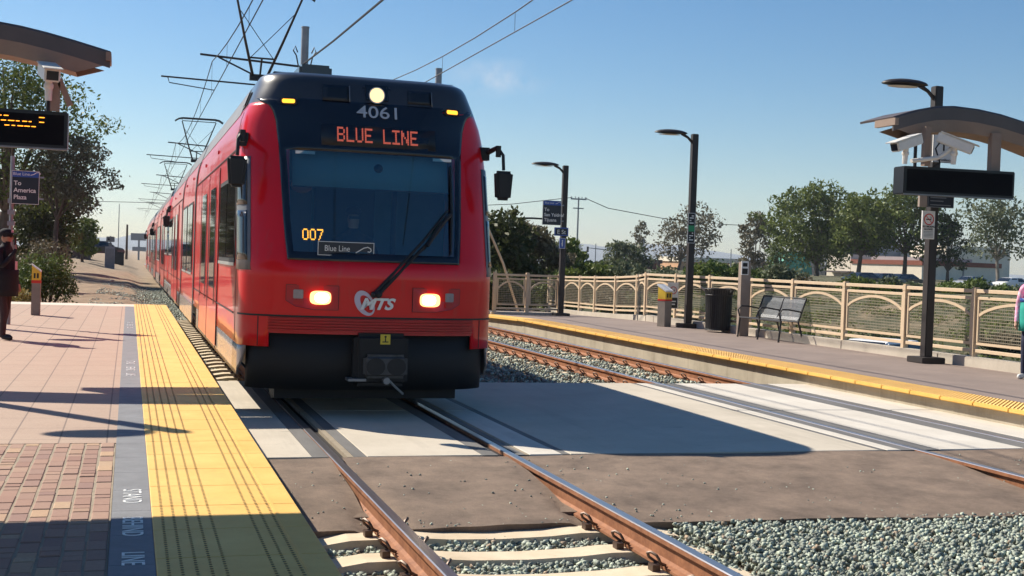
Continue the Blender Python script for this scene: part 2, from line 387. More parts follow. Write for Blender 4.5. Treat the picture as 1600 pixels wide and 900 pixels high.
BARK = mat('grey brown bark', (.14, .10, .075), .9, 0, .4, 4, bmp=.6, bs=20)
BARKP = mat('pale eucalyptus bark', (.36, .30, .25), .9, 0, .35, 3, bmp=.4, bs=15)
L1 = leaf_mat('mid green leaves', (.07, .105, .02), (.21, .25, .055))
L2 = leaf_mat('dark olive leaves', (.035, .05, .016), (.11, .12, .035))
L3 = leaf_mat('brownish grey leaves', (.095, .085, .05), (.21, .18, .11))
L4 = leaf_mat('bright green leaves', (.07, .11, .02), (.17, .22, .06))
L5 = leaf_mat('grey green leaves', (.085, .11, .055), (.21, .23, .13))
L6 = leaf_mat('yellow dry grass', (.30, .24, .07), (.46, .38, .13))
SKIN = mat('skin', (.45, .24, .16), .5, 0, .1, 8)
CLOTHB = mat('black cloth', (.012, .012, .018), .9, 0, .3, 12)
TROUS = mat('dark maroon cloth', (.055, .032, .034), .9, 0, .3, 12)
NAVY = mat('navy cloth', (.015, .02, .06), .8, 0, .3, 12)
TEAL = mat('teal cloth', (.01, .33, .27), .8, 0, .15, 8)
PINK = mat('pink patterned cloth', (.80, .14, .36), .8, 0, .1, 14, col2=(.85, .75, .85))
HAIRM = mat('dark brown hair', (.03, .014, .012), .6, 0, .3, 20)
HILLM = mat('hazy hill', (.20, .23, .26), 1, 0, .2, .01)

# ------------------------------------------------------------------ terrain
def hgt(x, y):
    z = -.24
    if x < -1.6:
        z = -.24 + .22*smooth01(1.6, 2.6, -x)
        z += .62*smooth01(40, 110, y)*smooth01(1.6, 6.5, -x)
    if x > 11.0:
        d = x-11
        k = 1-smooth01(42, 60, y)
        low = -1.55*smooth01(0, 3, d) + 2.2*smooth01(8, 24, d)
        z = (-.0 + low)*k + (1-k)*(.25*smooth01(0, 6, d)+.4*smooth01(8, 24, d)) - .24*(1-smooth01(0, 1, d))
    elif x > 7.3: z = -.24 + .24*smooth01(7.3, 8.5, x)
    if y > 60: z += .5*smooth01(60, 160, y)*smooth01(14, 40, abs(x-3)) if x > 12 else 0
    if y > 200: z -= 1.2*smooth01(200, 400, y)
    return z
def axis(br): 
    out = []
    for a, b, s in br: out += list(np.arange(a, b, s))
    return out+[br[-1][1]]
XS = axis([(-3000, -400, 400), (-400, -60, 40), (-60, -12, 6), (-12, 12, .6), (12, 40, 1.5), (40, 200, 10), (200, 600, 50), (600, 3000, 400)])
YS = axis([(-300, -20, 40), (-20, 4, 4), (4, 60, 1.5), (60, 200, 8), (200, 600, 50), (600, 3600, 400)])
def rough(x, y):
    z = hgt(x, y)
    if x < -2.2 and y > 33: z += .05*math.sin(x*1.7+y*.6)+.04*math.sin(y*1.3)
    if x > 13 and y < 80: z += .10*math.sin(x*1.1+y*.8)+.06*math.sin(y*2.1-x)
    return z
tag(MB().grid(lambda x, y: (x, y, rough(x, y)), XS, YS).build('ground', GRD, smooth=True), kind='structure')
# far hills
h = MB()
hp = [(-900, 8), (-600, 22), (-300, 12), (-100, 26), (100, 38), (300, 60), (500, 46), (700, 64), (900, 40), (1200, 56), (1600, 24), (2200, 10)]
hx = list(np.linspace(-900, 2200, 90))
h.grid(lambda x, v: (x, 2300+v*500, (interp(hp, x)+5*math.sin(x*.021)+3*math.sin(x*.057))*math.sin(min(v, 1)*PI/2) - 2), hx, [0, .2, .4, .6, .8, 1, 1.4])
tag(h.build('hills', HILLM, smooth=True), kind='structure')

# ballast bed (one sheet, slightly humped), ties stand in it
tag(MB().grid(lambda x, y: (x, y, -.265 + (.02 if 4.1 < x < 6.8 else 0)-(.06 if 2.0 < x < 3.3 else 0)),
    [-1.7, -1.3, -.7, 0, .7, 1.3, 1.6, 2.0, 2.7, 3.3, 3.8, 4.2, 5.5, 6.8, 7.2], [0]+list(range(2, 140, 3))).build('track_bed', BED, smooth=True), kind='structure')

# stones
def stones(name, n, region, size, seed, zf, label=None):
    r = np.random.default_rng(seed)
    bmt = bmesh.new(); bmesh.ops.create_icosphere(bmt, subdivisions=1, radius=1)
    V0 = np.array([v.co[:] for v in bmt.verts]); F0 = np.array([[v.index for v in f.verts] for f in bmt.faces]); bmt.free()
    # cheaper angular base: 12-vertex icosahedron
    phi = (1+5**.5)/2
    V0 = np.array([(-1, phi, 0), (1, phi, 0), (-1, -phi, 0), (1, -phi, 0), (0, -1, phi), (0, 1, phi), (0, -1, -phi), (0, 1, -phi), (phi, 0, -1), (phi, 0, 1), (-phi, 0, -1), (-phi, 0, 1)])/1.9
    F0 = np.array([(0, 11, 5), (0, 5, 1), (0, 1, 7), (0, 7, 10), (0, 10, 11), (1, 5, 9), (5, 11, 4), (11, 10, 2), (10, 7, 6), (7, 1, 8), (3, 9, 4), (3, 4, 2), (3, 2, 6), (3, 6, 8), (3, 8, 9), (4, 9, 5), (2, 4, 11), (6, 2, 10), (8, 6, 7), (9, 8, 1)])
    V0 = np.array([(x, y, z) for x in (-1, 1) for y in (-1, 1) for z in (-1, 1)], float)*.72
    F0 = np.array([(0, 1, 3), (0, 3, 2), (4, 6, 7), (4, 7, 5), (0, 4, 5), (0, 5, 1), (2, 3, 7), (2, 7, 6), (0, 2, 6), (0, 6, 4), (1, 5, 7), (1, 7, 3)])
    P = region(r, n); n = len(P)
    V = V0[None]*(1+r.uniform(-.55, .30, (n, 8, 3)))
    sc = r.uniform(.55, 1.0, (n, 1, 3))*r.uniform(.7, 1.25, (n, 1, 1))*size
    V = V*sc
    a = r.uniform(0, 2*PI, n); t = r.uniform(-.9, .9, n)
    ca, sa, ct, stt = np.cos(a), np.sin(a), np.cos(t), np.sin(t)
    x = V[..., 0]; y = V[..., 1]*ct[:, None]-V[..., 2]*stt[:, None]; z = V[..., 1]*stt[:, None]+V[..., 2]*ct[:, None]
    X = x*ca[:, None]-y*sa[:, None]+P[:, 0:1]; Y = x*sa[:, None]+y*ca[:, None]+P[:, 1:2]; Z = z+P[:, 2:3]
    co = np.stack([X, Y, Z], -1).reshape(-1, 3).astype('f4')
    F = (F0[None]+(np.arange(n)*8)[:, None, None]).reshape(-1, 3)
    me = bpy.data.meshes.new(name); me.vertices.add(len(co)); me.vertices.foreach_set('co', co.ravel())
    me.loops.add(F.size); me.loops.foreach_set('vertex_index', F.ravel().astype('i4'))
    me.polygons.add(len(F)); me.polygons.foreach_set('loop_start', (np.arange(len(F))*3).astype('i4'))
    me.update(); me.validate(); me.materials.append(STONE)
    o = bpy.data.objects.new(name, me); lnk(o); tag(o, label, 'gravel', kind='stuff'); return o
def near_region(r, n):
    x = r.uniform(-1.43, 6.0, n); y = 3.9+(7.98-3.9)*r.uniform(0, 1, n)
    k = y > 4.4+(x > 2.5)*.6
    x = x[k]; y = y[k]
    inn = (np.abs(x) < 1.3)
    z = np.where(inn, -.240+r.uniform(-.025, .03, len(x)), -.19+r.uniform(-.04, .035, len(x)))
    z = z - np.where(x < -.9, .02, 0)
    ok = np.ones(len(x), bool)
    for s in (-.7545, .7545): ok &= np.abs(x-s) > .085
    return np.stack([x, y, z], -1)[ok]
stones('ballast_stones', 66000, near_region, .0215, 3, None, 'loose green grey crushed stone between and beside the near rails')
def far_region(r, n):
    y = 16.15+(44-16.15)*r.uniform(0, 1, n)**1.5
    x = r.uniform(1.2, 6.9, n)
    z = -.19+r.uniform(-.02, .03, n) - .05*((x > 2.0) & (x < 3.2))
    k = np.ones(n, bool)
    for s in (5.517-.7545, 5.517+.7545): k &= np.abs(x-s) > .09
    return np.stack([x, y, z], -1)[k]
stones('ballast_stones', 22000, far_region, .032, 4, None, 'crushed stone between the tram and the far rails')
def left_region(r, n):
    y = 15.9+(60-15.9)*r.uniform(0, 1, n)**1.3
    x = np.where(y < 33.3, r.uniform(-1.43, -.85, n), -.9-r.uniform(0, 1, n)**1.6*2.6)
    z = np.where(y < 33.3, -.25, -.20+.17*np.clip((-x-1.6), 0, 1)+0.*x)+r.uniform(-.02, .02, n)
    z = z+np.array([.62*smooth01(40, 110, b)*smooth01(1.6, 6.5, -a) for a, b in zip(x, y)])
    return np.stack([x, y, z], -1)
stones('ballast_stones', 12000, left_region, .030, 5, None, 'crushed stone strip left of the tram beyond the platform end')

# ------------------------------------------------------------------ track
def rail_profile():
    H = [(-.0365, -.006), (-.030, 0), (.030, 0), (.0365, -.006), (.0365, -.034), (.010, -.046), (.0085, -.125), (.03, -.140), (.066, -.150), (.066, -.166), (-.066, -.166), (-.066, -.150), (-.03, -.140), (-.0085, -.125), (-.010, -.046), (-.0365, -.034)]
    return H
def rail(x, label, y0=3.0, y1=140):
    m = MB(); P = rail_profile(); n = len(P)
    v = [(x+a, y, b) for y in (y0, y1) for a, b in P]
    for i in range(n): m.add([v[i], v[(i+1) % n], v[n+(i+1) % n], v[n+i]], [(0, 1, 2, 3)], 1 if i in (0, 1, 2) else 0)
    m.add(v[:n], [tuple(range(n))]); m.add(v[n:], [tuple(range(n))])
    o = m.build('rail', [RUST, RHEAD]); tag(o, label, 'rail', 'steel rails of both tracks'); return o
rail(-.7545, 'rusty steel rail nearest the yellow platform edge, left rail under the tram')
rail(.7545, 'rusty steel rail passing under the right side of the tram front')
rail(5.517-.7545, 'rusty rail of the empty far track, the one nearer the tram')
rail(5.517+.7545, 'rusty rail of the empty far track beside the concrete platform wall')

def make_tie():
    t = thing('concrete_tie', 'x', 'railway tie')
    m = MB(); w = .11
    prof = [(-1.275, -.215), (-1.0, -.175), (-.55, -.172), (-.35, -.187), (0, -.195), (.35, -.187), (.55, -.172), (1.0, -.175), (1.275, -.215)]
    for (x0, z0), (x1, z1) in zip(prof[:-1], prof[1:]):
        m.add([(x0, -w, z0), (x1, -w, z1), (x1, w, z1), (x0, w, z0)], [(0, 1, 2, 3)])
        m.add([(x0, -w-.03, -.36), (x1, -w-.03, -.36), (x1, -w, z1), (x0, -w, z0)], [(0, 1, 2, 3)])
        m.add([(x0, w+.03, -.36), (x1, w+.03, -.36), (x1, w, z1), (x0, w, z0)], [(0, 1, 2, 3)])
    for x in (-1.275, 1.275): m.add([(x, -w-.03, -.36), (x, w+.03, -.36), (x, w, -.215), (x, -w, -.215)], [(0, 1, 2, 3)])
    m.build('sleeper_beam', TIEC, t)
    for rx in (-.7545, .7545):
        for s in (-1, 1):
            c = MB(); x = rx+s*.105
            c.box((x+s*.012, 0, -.155), (.05, .07, .045))
            pts = [(x-s*.045, .01, -.142), (x-s*.005, .035, -.125), (x+s*.03, .045, -.10), (x+s*.045, .03, -.072), (x+s*.035, -.0, -.062), (x+s*.015, -.032, -.075), (x+s*.0, -.042, -.10), (x-s*.015, -.03, -.125), (x-s*.05, -.028, -.140)]
            c.tube(pts, .0095, 6)
            c.build('rail_clip', CLIPM, t, smooth=True)
    return t
tie0 = make_tie(); used = False
def put_tie(x, y, lab, grp):
    global used
    t = tie0 if not used else copy_tree(tie0); used = True
    t.location = (x, y, 0); t['label'] = lab; t['group'] = grp; return t
nm = ['first', 'second', 'third', 'fourth']
for i, y in enumerate((7.93, 7.36, 6.79, 6.22)):
    put_tie(0, y, ['pale concrete tie half covered by the edge of the brown asphalt', 'second foreground concrete tie from the brown asphalt edge', 'third foreground concrete tie from the brown asphalt edge', 'nearest foreground concrete tie at the bottom of the picture'][i], 'ties of the near track in the foreground')
for i in range(30):
    put_tie(0, 16.5+i*.62, 'concrete tie end showing between the platform edge and the tram side', 'ties beside the tram')
for i in range(40):
    put_tie(5.517, 16.4+i*.62, 'concrete tie under the far track beyond the crossing slab', 'ties of the far track')

# crossing slab panels, rubber strips, asphalt
def slab_panel(x0, x1, y0, y1, m, z=0.0):
    b = MB(); b.bx(x0, x1, y0, y1, z-.2, z); return b
cr = bpy.data.objects.new('crossing_slab', None); lnk(cr); tag(cr, kind='structure')
bands = [(-1.43, -.935, SLAB), (-.935, -.80, STRIP), (-.7, -.655, None), (-.655, -.60, STRIPT), (-.60, -.49, STRIP), (-.49, .49, SLAB), (.49, .63, STRIP), (.63, .70, None), (.80, .87, STRIP), (.87, .905, STRIPT), (.905, 1.2, SLABW), (1.2, 1.275, STRIP), (1.275, 4.33, SLAB), (4.33, 4.41, STRIP), (4.41, 4.56, SLABW), (4.56, 4.71, STRIP), (4.82, 4.99, STRIP), (4.99, 5.95, SLABW), (5.95, 6.22, STRIP), (6.32, 6.46, STRIP), (6.46, 7.12, SLABW)]
for ya, yb in ((10.05, 13.03), (13.06, 16.08)):
    for x0, x1, mm in bands:
        if mm is None: continue
        g = 0 if mm in (SLAB, SLABW) else -.003
        if mm is SLAB and x0 == 1.275 and ya > 13: continue
        yy = 16.08 if (mm is SLAB and x0 == 1.275) else yb
        b = MB(); b.bx(x0+.002, x1-.002, ya, yy, -.2, g)
        b.build('slab_panel' if mm in (SLAB, SLABW) else 'rubber_strip', mm, cr, bevel=.004 if g == 0 else 0, bseg=1)
# flangeway bottoms & fillers
b = MB()
for x0, x1 in ((-.8, -.79), (-.72, -.655), (.63, .72), (.79, .80), (4.71, 4.726), (4.80, 4.82), (6.22, 6.235), (6.308, 6.32)): b.bx(x0, x1, 10.05, 16.08, -.2, -.035)
b.build('flangeway', RUB, cr)
# thin joint filler between the two rows
b = MB()
for x0, x1 in ((-1.43, -.8), (-.655, .63), (.8, 1.27), (4.41, 4.71), (4.82, 6.22), (6.32, 7.12)): b.bx(x0, x1, 13.03, 13.06, -.2, -.006)
b.build('joint_filler', RUB, cr)
# asphalt apron
def asph(x0, x1, nx, edge0=8.03, drop=.145, lip=None):
    m = MB(); xs = list(np.linspace(x0, x1, nx)); ys = [0, .04, .1, .25, .45, .7, .9, 1]
    def f(x, v):
        e = edge0+.006*math.sin(x*5.1)+.008*math.sin(x*17)-.05*max(0, x-1)-.02*min(max(0, x-1), 1)
        y = e+(10.045-e)*v
        z = -.008-drop*(1-v)**1.3
        if lip is not None:
            for rx in lip:
                d = abs(x-rx)
                if d < .30: z -= (.05*(1-smooth01(.02, .16, d)))*(1-smooth01(7.9, 9.3, y))
        return (x, y, z+.006*math.sin(x*3+y*4))
    m.grid(f, xs, ys)
    m.grid(lambda x, v: (lambda p: (p[0], p[1]+(.01 if v else 0), p[2]-(.05 if v else 0)))(f(x, 0)), xs, [0, 1])
    return m
for i, (x0, x1, n) in enumerate(((-1.44, -.795, 14), (-.70, .70, 30), (.795, 4.72, 60), (4.81, 6.22, 20), (6.32, 7.12, 10))):
    tag(asph(x0, x1, n, lip=[(-.795,), (-.7, .7), (.795,), (4.81,), ()][i]).build('asphalt_apron', ASPH, smooth=True), kind='structure')
tag(MB().bx(-1.44, 7.12, 8.35, 10.04, -.3, -.14).build('asphalt_base', ASPH), kind='structure')

# ------------------------------------------------------------------ left platform
lp = bpy.data.objects.new('left_platform', None); lnk(lp); tag(lp, kind='structure')
XE = -1.445; XY = -2.24; XG = -2.45
YEND = 33.4
MB().bx(-14, XE-.02, 9.6, YEND-1.3, -.3, .196).build('paving', PLAT, lp)
MB().bx(-14, XE-.02, -6, 9.6, -.3, .165).build('platform_core', WALLC, lp)
MB().bx(-14, XE-.04, YEND-1.3, YEND, -.3, .197).build('pale_end_strip', WPALE, lp)
m = MB()                                            # real pavers
bw, bh = .103, .20
x = XG-.003; ci = 0
while x > -4.6:
    y = 9.6-.002
    while y > 4.2:
        hh = bh*rnd.choice([1, 1, 1, .5, .5, 1])
        z = .196+rnd.uniform(-.003, .003)
        jx = rnd.uniform(-.004, .004)
        if y-hh > 4.1:
            a, b_, c, d = x-bw+.005+jx*.5, x-.004+jx*.5, y-hh+.003, y-.003
            v = [(a, c, .15), (b_, c, .15), (b_, d, .15), (a, d, .15), (a, c, z-.006), (b_, c, z-.006), (b_, d, z-.006), (a, d, z-.006), (a+.006, c+.006, z), (b_-.006, c+.006, z), (b_-.006, d-.006, z), (a+.006, d-.006, z)]
            m.add(v, [(0, 1, 5, 4), (1, 2, 6, 5), (2, 3, 7, 6), (3, 0, 4, 7), (4, 5, 9, 8), (5, 6, 10, 9), (6, 7, 11, 10), (7, 4, 8, 11), (8, 9, 10, 11)])
        y -= hh
    x -= bw; ci += 1
m.build('brick_paving', BRK, lp)
MB().bx(-14, XG, -6, 9.6, .15, .1915).build('sand_joints', STRIPT, lp)
# grey strip in segments
m = MB(); y = YEND-1.31
while y > 0: m.bx(XG+.002, XY-.002, y-.606, y, .1, .2); y -= .61
m.build('warning_strip', WSTRIP, lp)
# yellow tiles
m = MB(); y = YEND
while y > 0: m.bx(XY, XE, y-.608, y, -.02, .203); y -= .61
m.build('yellow_edge_tiles', YEL, lp, bevel=.004, bseg=1)
m = MB()
for fx in (.066, .139, .219, .30, .38, .645, .72, .795):
    x = XY+fx*(XE-XY)
    y = 4.5
    while y < 17:
        m.add([(x+.009*math.cos(a*PI/3), y+.009*math.sin(a*PI/3), .2045) for a in range(6)], [(0, 1, 2, 3, 4, 5)]); y += .042
    m.bx(x-.006, x+.006, 17, YEND, .2, .2045)
m.build('tactile_dots', YDOT, lp)
m = MB(); m.bx(XY+.83*(XE-XY)-.008, XY+.83*(XE-XY)+.008, 4, YEND, .2, .206); m.build('yellow_rib', YEL, lp)
MB().bx(XE-.05, XE-.015, -6, YEND-.1, -.35, -.02).build('platform_side', WALLC, lp)
for yy in (0, 8.8, 17.6):
    for wd, yc in (('STAND', 7.50), ('BEHIND', 6.68), ('LINE', 5.98)):
        text_mesh('stencil_text', wd, .15, WHT, lp, (XG+.105, yc+yy, .2015), (0, -1, 0), (1, 0, 0), sx=.86)

# ------------------------------------------------------------------ right platform
rp = bpy.data.objects.new('right_platform', None); lnk(rp); tag(rp, kind='structure')
XR = 6.95
m = MB(); m.bx(XR+.62, 10.6, -2, 30.0, -.25, .2); m.build('platform_surface', RPLAT, rp)
def tilt(x0, x1, y0, y1, za, zb, zl, name, mt, zl2=None):
    z2 = zl if zl2 is None else zl2
    MB().add([(x0, y0, zl), (x1, y0, zl), (x1, y1, z2), (x0, y1, z2), (x0, y0, za), (x1, y0, za), (x1, y1, zb), (x0, y1, zb)],
             [(0, 3, 2, 1), (4, 5, 6, 7), (0, 1, 5, 4), (1, 2, 6, 5), (2, 3, 7, 6), (3, 0, 4, 7)]).build(name, mt, rp)
tilt(XR+.62, 10.6, 30.0, 40, .2, .0, -.3, 'ramp_surface', RPLAT)
MB().bx(XR+.13, XR+.62, -2, 30, -.25, .17).build('edge_core', WALLC, rp)
MB().bx(XR+.10, XR+.20, -2, 29.85, -.3, .145).build('platform_wall', WALLC, rp)
tilt(XR+.10, XR+.63, 29.85, 40, .145, -.06, -.3, 'ramp_wall', WALLC)
m = MB(); y = 29.85
while y > 3:
    m.bx(XR, XR+.62, y-.607, y, .15, .203); y -= .61
m.build('yellow_edge_tiles', YEL, rp, bevel=.012, bseg=2)
tilt(XR, XR+.62, 29.86, 40, .203, -.01, .15, 'yellow_ramp_tiles', YEL, -.06)
m = MB(); y = 9.5
while y < 29.8:
    sp = .062
    for k in range(9):
        xx = XR+.06+k*sp+(0 if int(round((y-9.5)/sp)) % 2 == 0 else 0)
        r_ = .016; z = .203
        m.add([(xx-r_, y-r_, z), (xx+r_, y-r_, z), (xx+r_, y+r_, z), (xx-r_, y+r_, z), (xx-r_*.5, y-r_*.5, z+.009), (xx+r_*.5, y-r_*.5, z+.009), (xx+r_*.5, y+r_*.5, z+.009), (xx-r_*.5, y+r_*.5, z+.009)], [(4, 5, 6, 7), (0, 1, 5, 4), (1, 2, 6, 5), (2, 3, 7, 6), (3, 0, 4, 7)])
    y += sp
m.build('tactile_domes', YEL, rp)
# curb under fence
m = MB(); y = 6
while y < 30: m.bx(10.58, 10.82, y+.004, min(y+2.96, 30.2)-.004, -.3, .36); y += 2.96
m.build('curb', CURBC, rp, bevel=.012)
cp = [(10.70, 30.2, .34), (11.25, 32.4, .27), (11.38, 34.34, .2), (11.48, 36.3, .15), (11.68, 38.2, .1), (11.9, 42, .06)]
m = MB()
for a, b_ in zip(cp[:-1], cp[1:]): m.beam((a[0], a[1], a[2]-.35), (b_[0], b_[1], b_[2]-.35), .24, .7)
m.build('curb', CURBC, rp)
m = MB(); m.bx(7.5, 9.75, 34.1, 34.4, -.3, .19); m.build('curb', CURBC, rp, bevel=.01)

# ------------------------------------------------------------------ fences
def wire_panel(w, h, arch=True, vert=.05):
    """panel in local X (0..w), Z (0..h): returns frame, arch, mesh builders"""
    f = MB(); t = .045
    f.bx(0, w, -.02, .02, 0, t); f.bx(0, w, -.02, .02, h-t, h); f.bx(0, t, -.02, .02, t, h-t); f.bx(w-t, w, -.02, .02, t, h-t)
    a = MB(); n = 16
    for i in range(n):
        p0 = (t+(w-2*t)*i/n, 0, h-.30+.20*math.sin(PI*i/n)**.75); p1 = (t+(w-2*t)*(i+1)/n, 0, h-.30+.20*math.sin(PI*(i+1)/n)**.75)
        a.beam(p0, p1, .03, .045)
    g = MB(); z = t+.03
    while z < h-t: g.bx(t, w-t, -.004, .004, z-.0055, z+.0055); z += .052
    x = t+vert
    while x < w-t: g.bx(x-.002, x+.002, .004, .007, t, h-t); x += vert
    return f, a, g
def fence(posts, label, hpost=1.12, group=None, cap=True):
    P = [Vector(p) for p in posts]
    t = thing('fence', label, 'fence', tuple(P[0]))
    o = P[0]
    cache = {}
    for i, p in enumerate(P):
        m = MB(); q = p-o; m.bx(-.05, .05, -.045, .045, -.02, hpost); m.bx(-.057, .057, -.052, .052, hpost-.10, hpost-.085); m.bx(-.045, .045, -.04, .04, hpost, hpost+.012)
        key = 'post'
        if key in cache:
            c = cache[key].copy(); lnk(c, t)
        else: c = m.build('post', BEIGE, t, bevel=.006); cache[key] = c
        c.location = q
    for a, b_ in zip(P[:-1], P[1:]):
        d = b_-a; L = math.hypot(d.x, d.y); ang = math.atan2(d.y, d.x); sl = math.atan2(d.z, L)
        w = round(L-.13, 3)
        off = a-o
        R_ = Matrix.Rotation(ang, 4, 'Z') @ Matrix.Rotation(-sl, 4, 'Y')
        if w not in cache:
            f, ar, g = wire_panel(w, .78)
            f.bx(-.02, w+.02, -.035, .035, .84, .90)       # handrail
            f.bx(-.02, w+.02, -.025, .025, -.12, -.065)    # bottom rail
            fo = f.build('fence_panel', BEIGE, t, bevel=.004, bseg=1); ao = ar.build('arch', BEIGE, fo); go = g.build('wire_mesh', MESHM, fo)
            cache[w] = fo
        else:
            fo = copy_tree(cache[w], t)
        u = Vector((d.x, d.y, d.z)).normalized()
        fo.matrix_local = Matrix.Translation(off+u*.065+Vector((0, 0, .20))) @ R_
    return t
ys = [10.9, 12.95, 15.0, 17.07, 18.96, 20.9, 22.85, 24.75, 26.7, 28.6, 30.5]
fence([(10.70, y, .35) for y in ys]+[(11.25, 32.4, .27), (11.38, 34.34, .2), (11.48, 36.3, .16), (11.68, 38.2, .13), (11.80, 40.1, .10), (11.9, 42.0, .08)], 'long beige steel fence with arched wire panels along the back of the far platform')
fence([(7.62, 34.25, .18), (8.60, 34.25, .18), (9.58, 34.25, .18)], 'short shaded two panel beige fence across the end of the far platform', 1.14)

# ------------------------------------------------------------------ the tram
WZ = [(0.2, 1), (2.6, 1), (2.9, .985), (3.05, .965), (3.2, .925), (3.35, .882), (3.45, .855), (3.50, .838), (3.53, .81), (3.56, .74)]
LEAN = [(0, 0), (1.5, 0), (3.3, .576), (3.44, .63), (3.50, .68), (3.535, .76), (3.56, 1.0)]
def wz(z): return interp(WZ, z)
def lean(z): return interp(LEAN, z)
def ex(z): return 3+4*smooth01(2.8, 3.5, z)
def FP(x, z, off=0):
    """point on the front surface at lateral x"""
    Wd = 1.325*wz(z); t = min(abs(x)/Wd, 1)
    return (x, lean(z)+.5*(1-(max(0, 1-t**ex(z)))**.5)-off, z)
def PL(s, z, off=0):
    """perimeter point: |s|<=1 across the front, beyond 1 metres back along the side"""
    Wd = 1.325*wz(z); sg = 1 if s >= 0 else -1; a = abs(s)
    if a <= 1: 
        y = lean(z)+.5*(1-(max(0, 1-a**ex(z)))**.5)
        nx = a**4
        return (sg*(a*Wd+off*nx), y-off*(1-nx), z)
    return (sg*(Wd+off), lean(z)+.5+(a-1), z)
CL = 24.7
ts = [0, .08, .16, .24, .32, .40, .48, .56, .65, .70, .75, .79, .83, .87, .905, .935, .96, .978, .991, .998, 1]
ss = [-t for t in reversed(ts)]+ts[1:]
zlow = [.40, .55, .70, .84, 1.0, 1.02, 1.2, 1.4, 1.5, 1.62, 1.8, 2.0, 2.2, 2.4, 2.6, 2.72, 2.8, 2.9, 3.0, 3.06, 3.12, 3.16, 3.2]
zup = [3.2, 3.25, 3.3, 3.35, 3.39, 3.42, 3.45, 3.47, 3.49, 3.505, 3.52, 3.53, 3.535, 3.545, 3.56]
def front_half(zs, skip, m, mirror):
    def f(s, z):
        p = PL(s, z); return (p[0], CL-p[1] if mirror else p[1], p[2])
    m.grid(f, ss, zs, skip)
def shell(zs, skip, m):
    for mi in (False, True): front_half(zs, skip, m, mi)
    for sg in (-1, 1):      # sides
        def f(v, z):
            a = lean(z)+.5; return (sg*1.325*wz(z), a+(CL-2*a)*v, z)
        m.grid(f, [0, .03, .06, .1, .2, .3, .385, .5, .615, .7, .8, .9, .94, .97, 1], zs, (lambda v, z: skip(1.2, z)) )
    return m
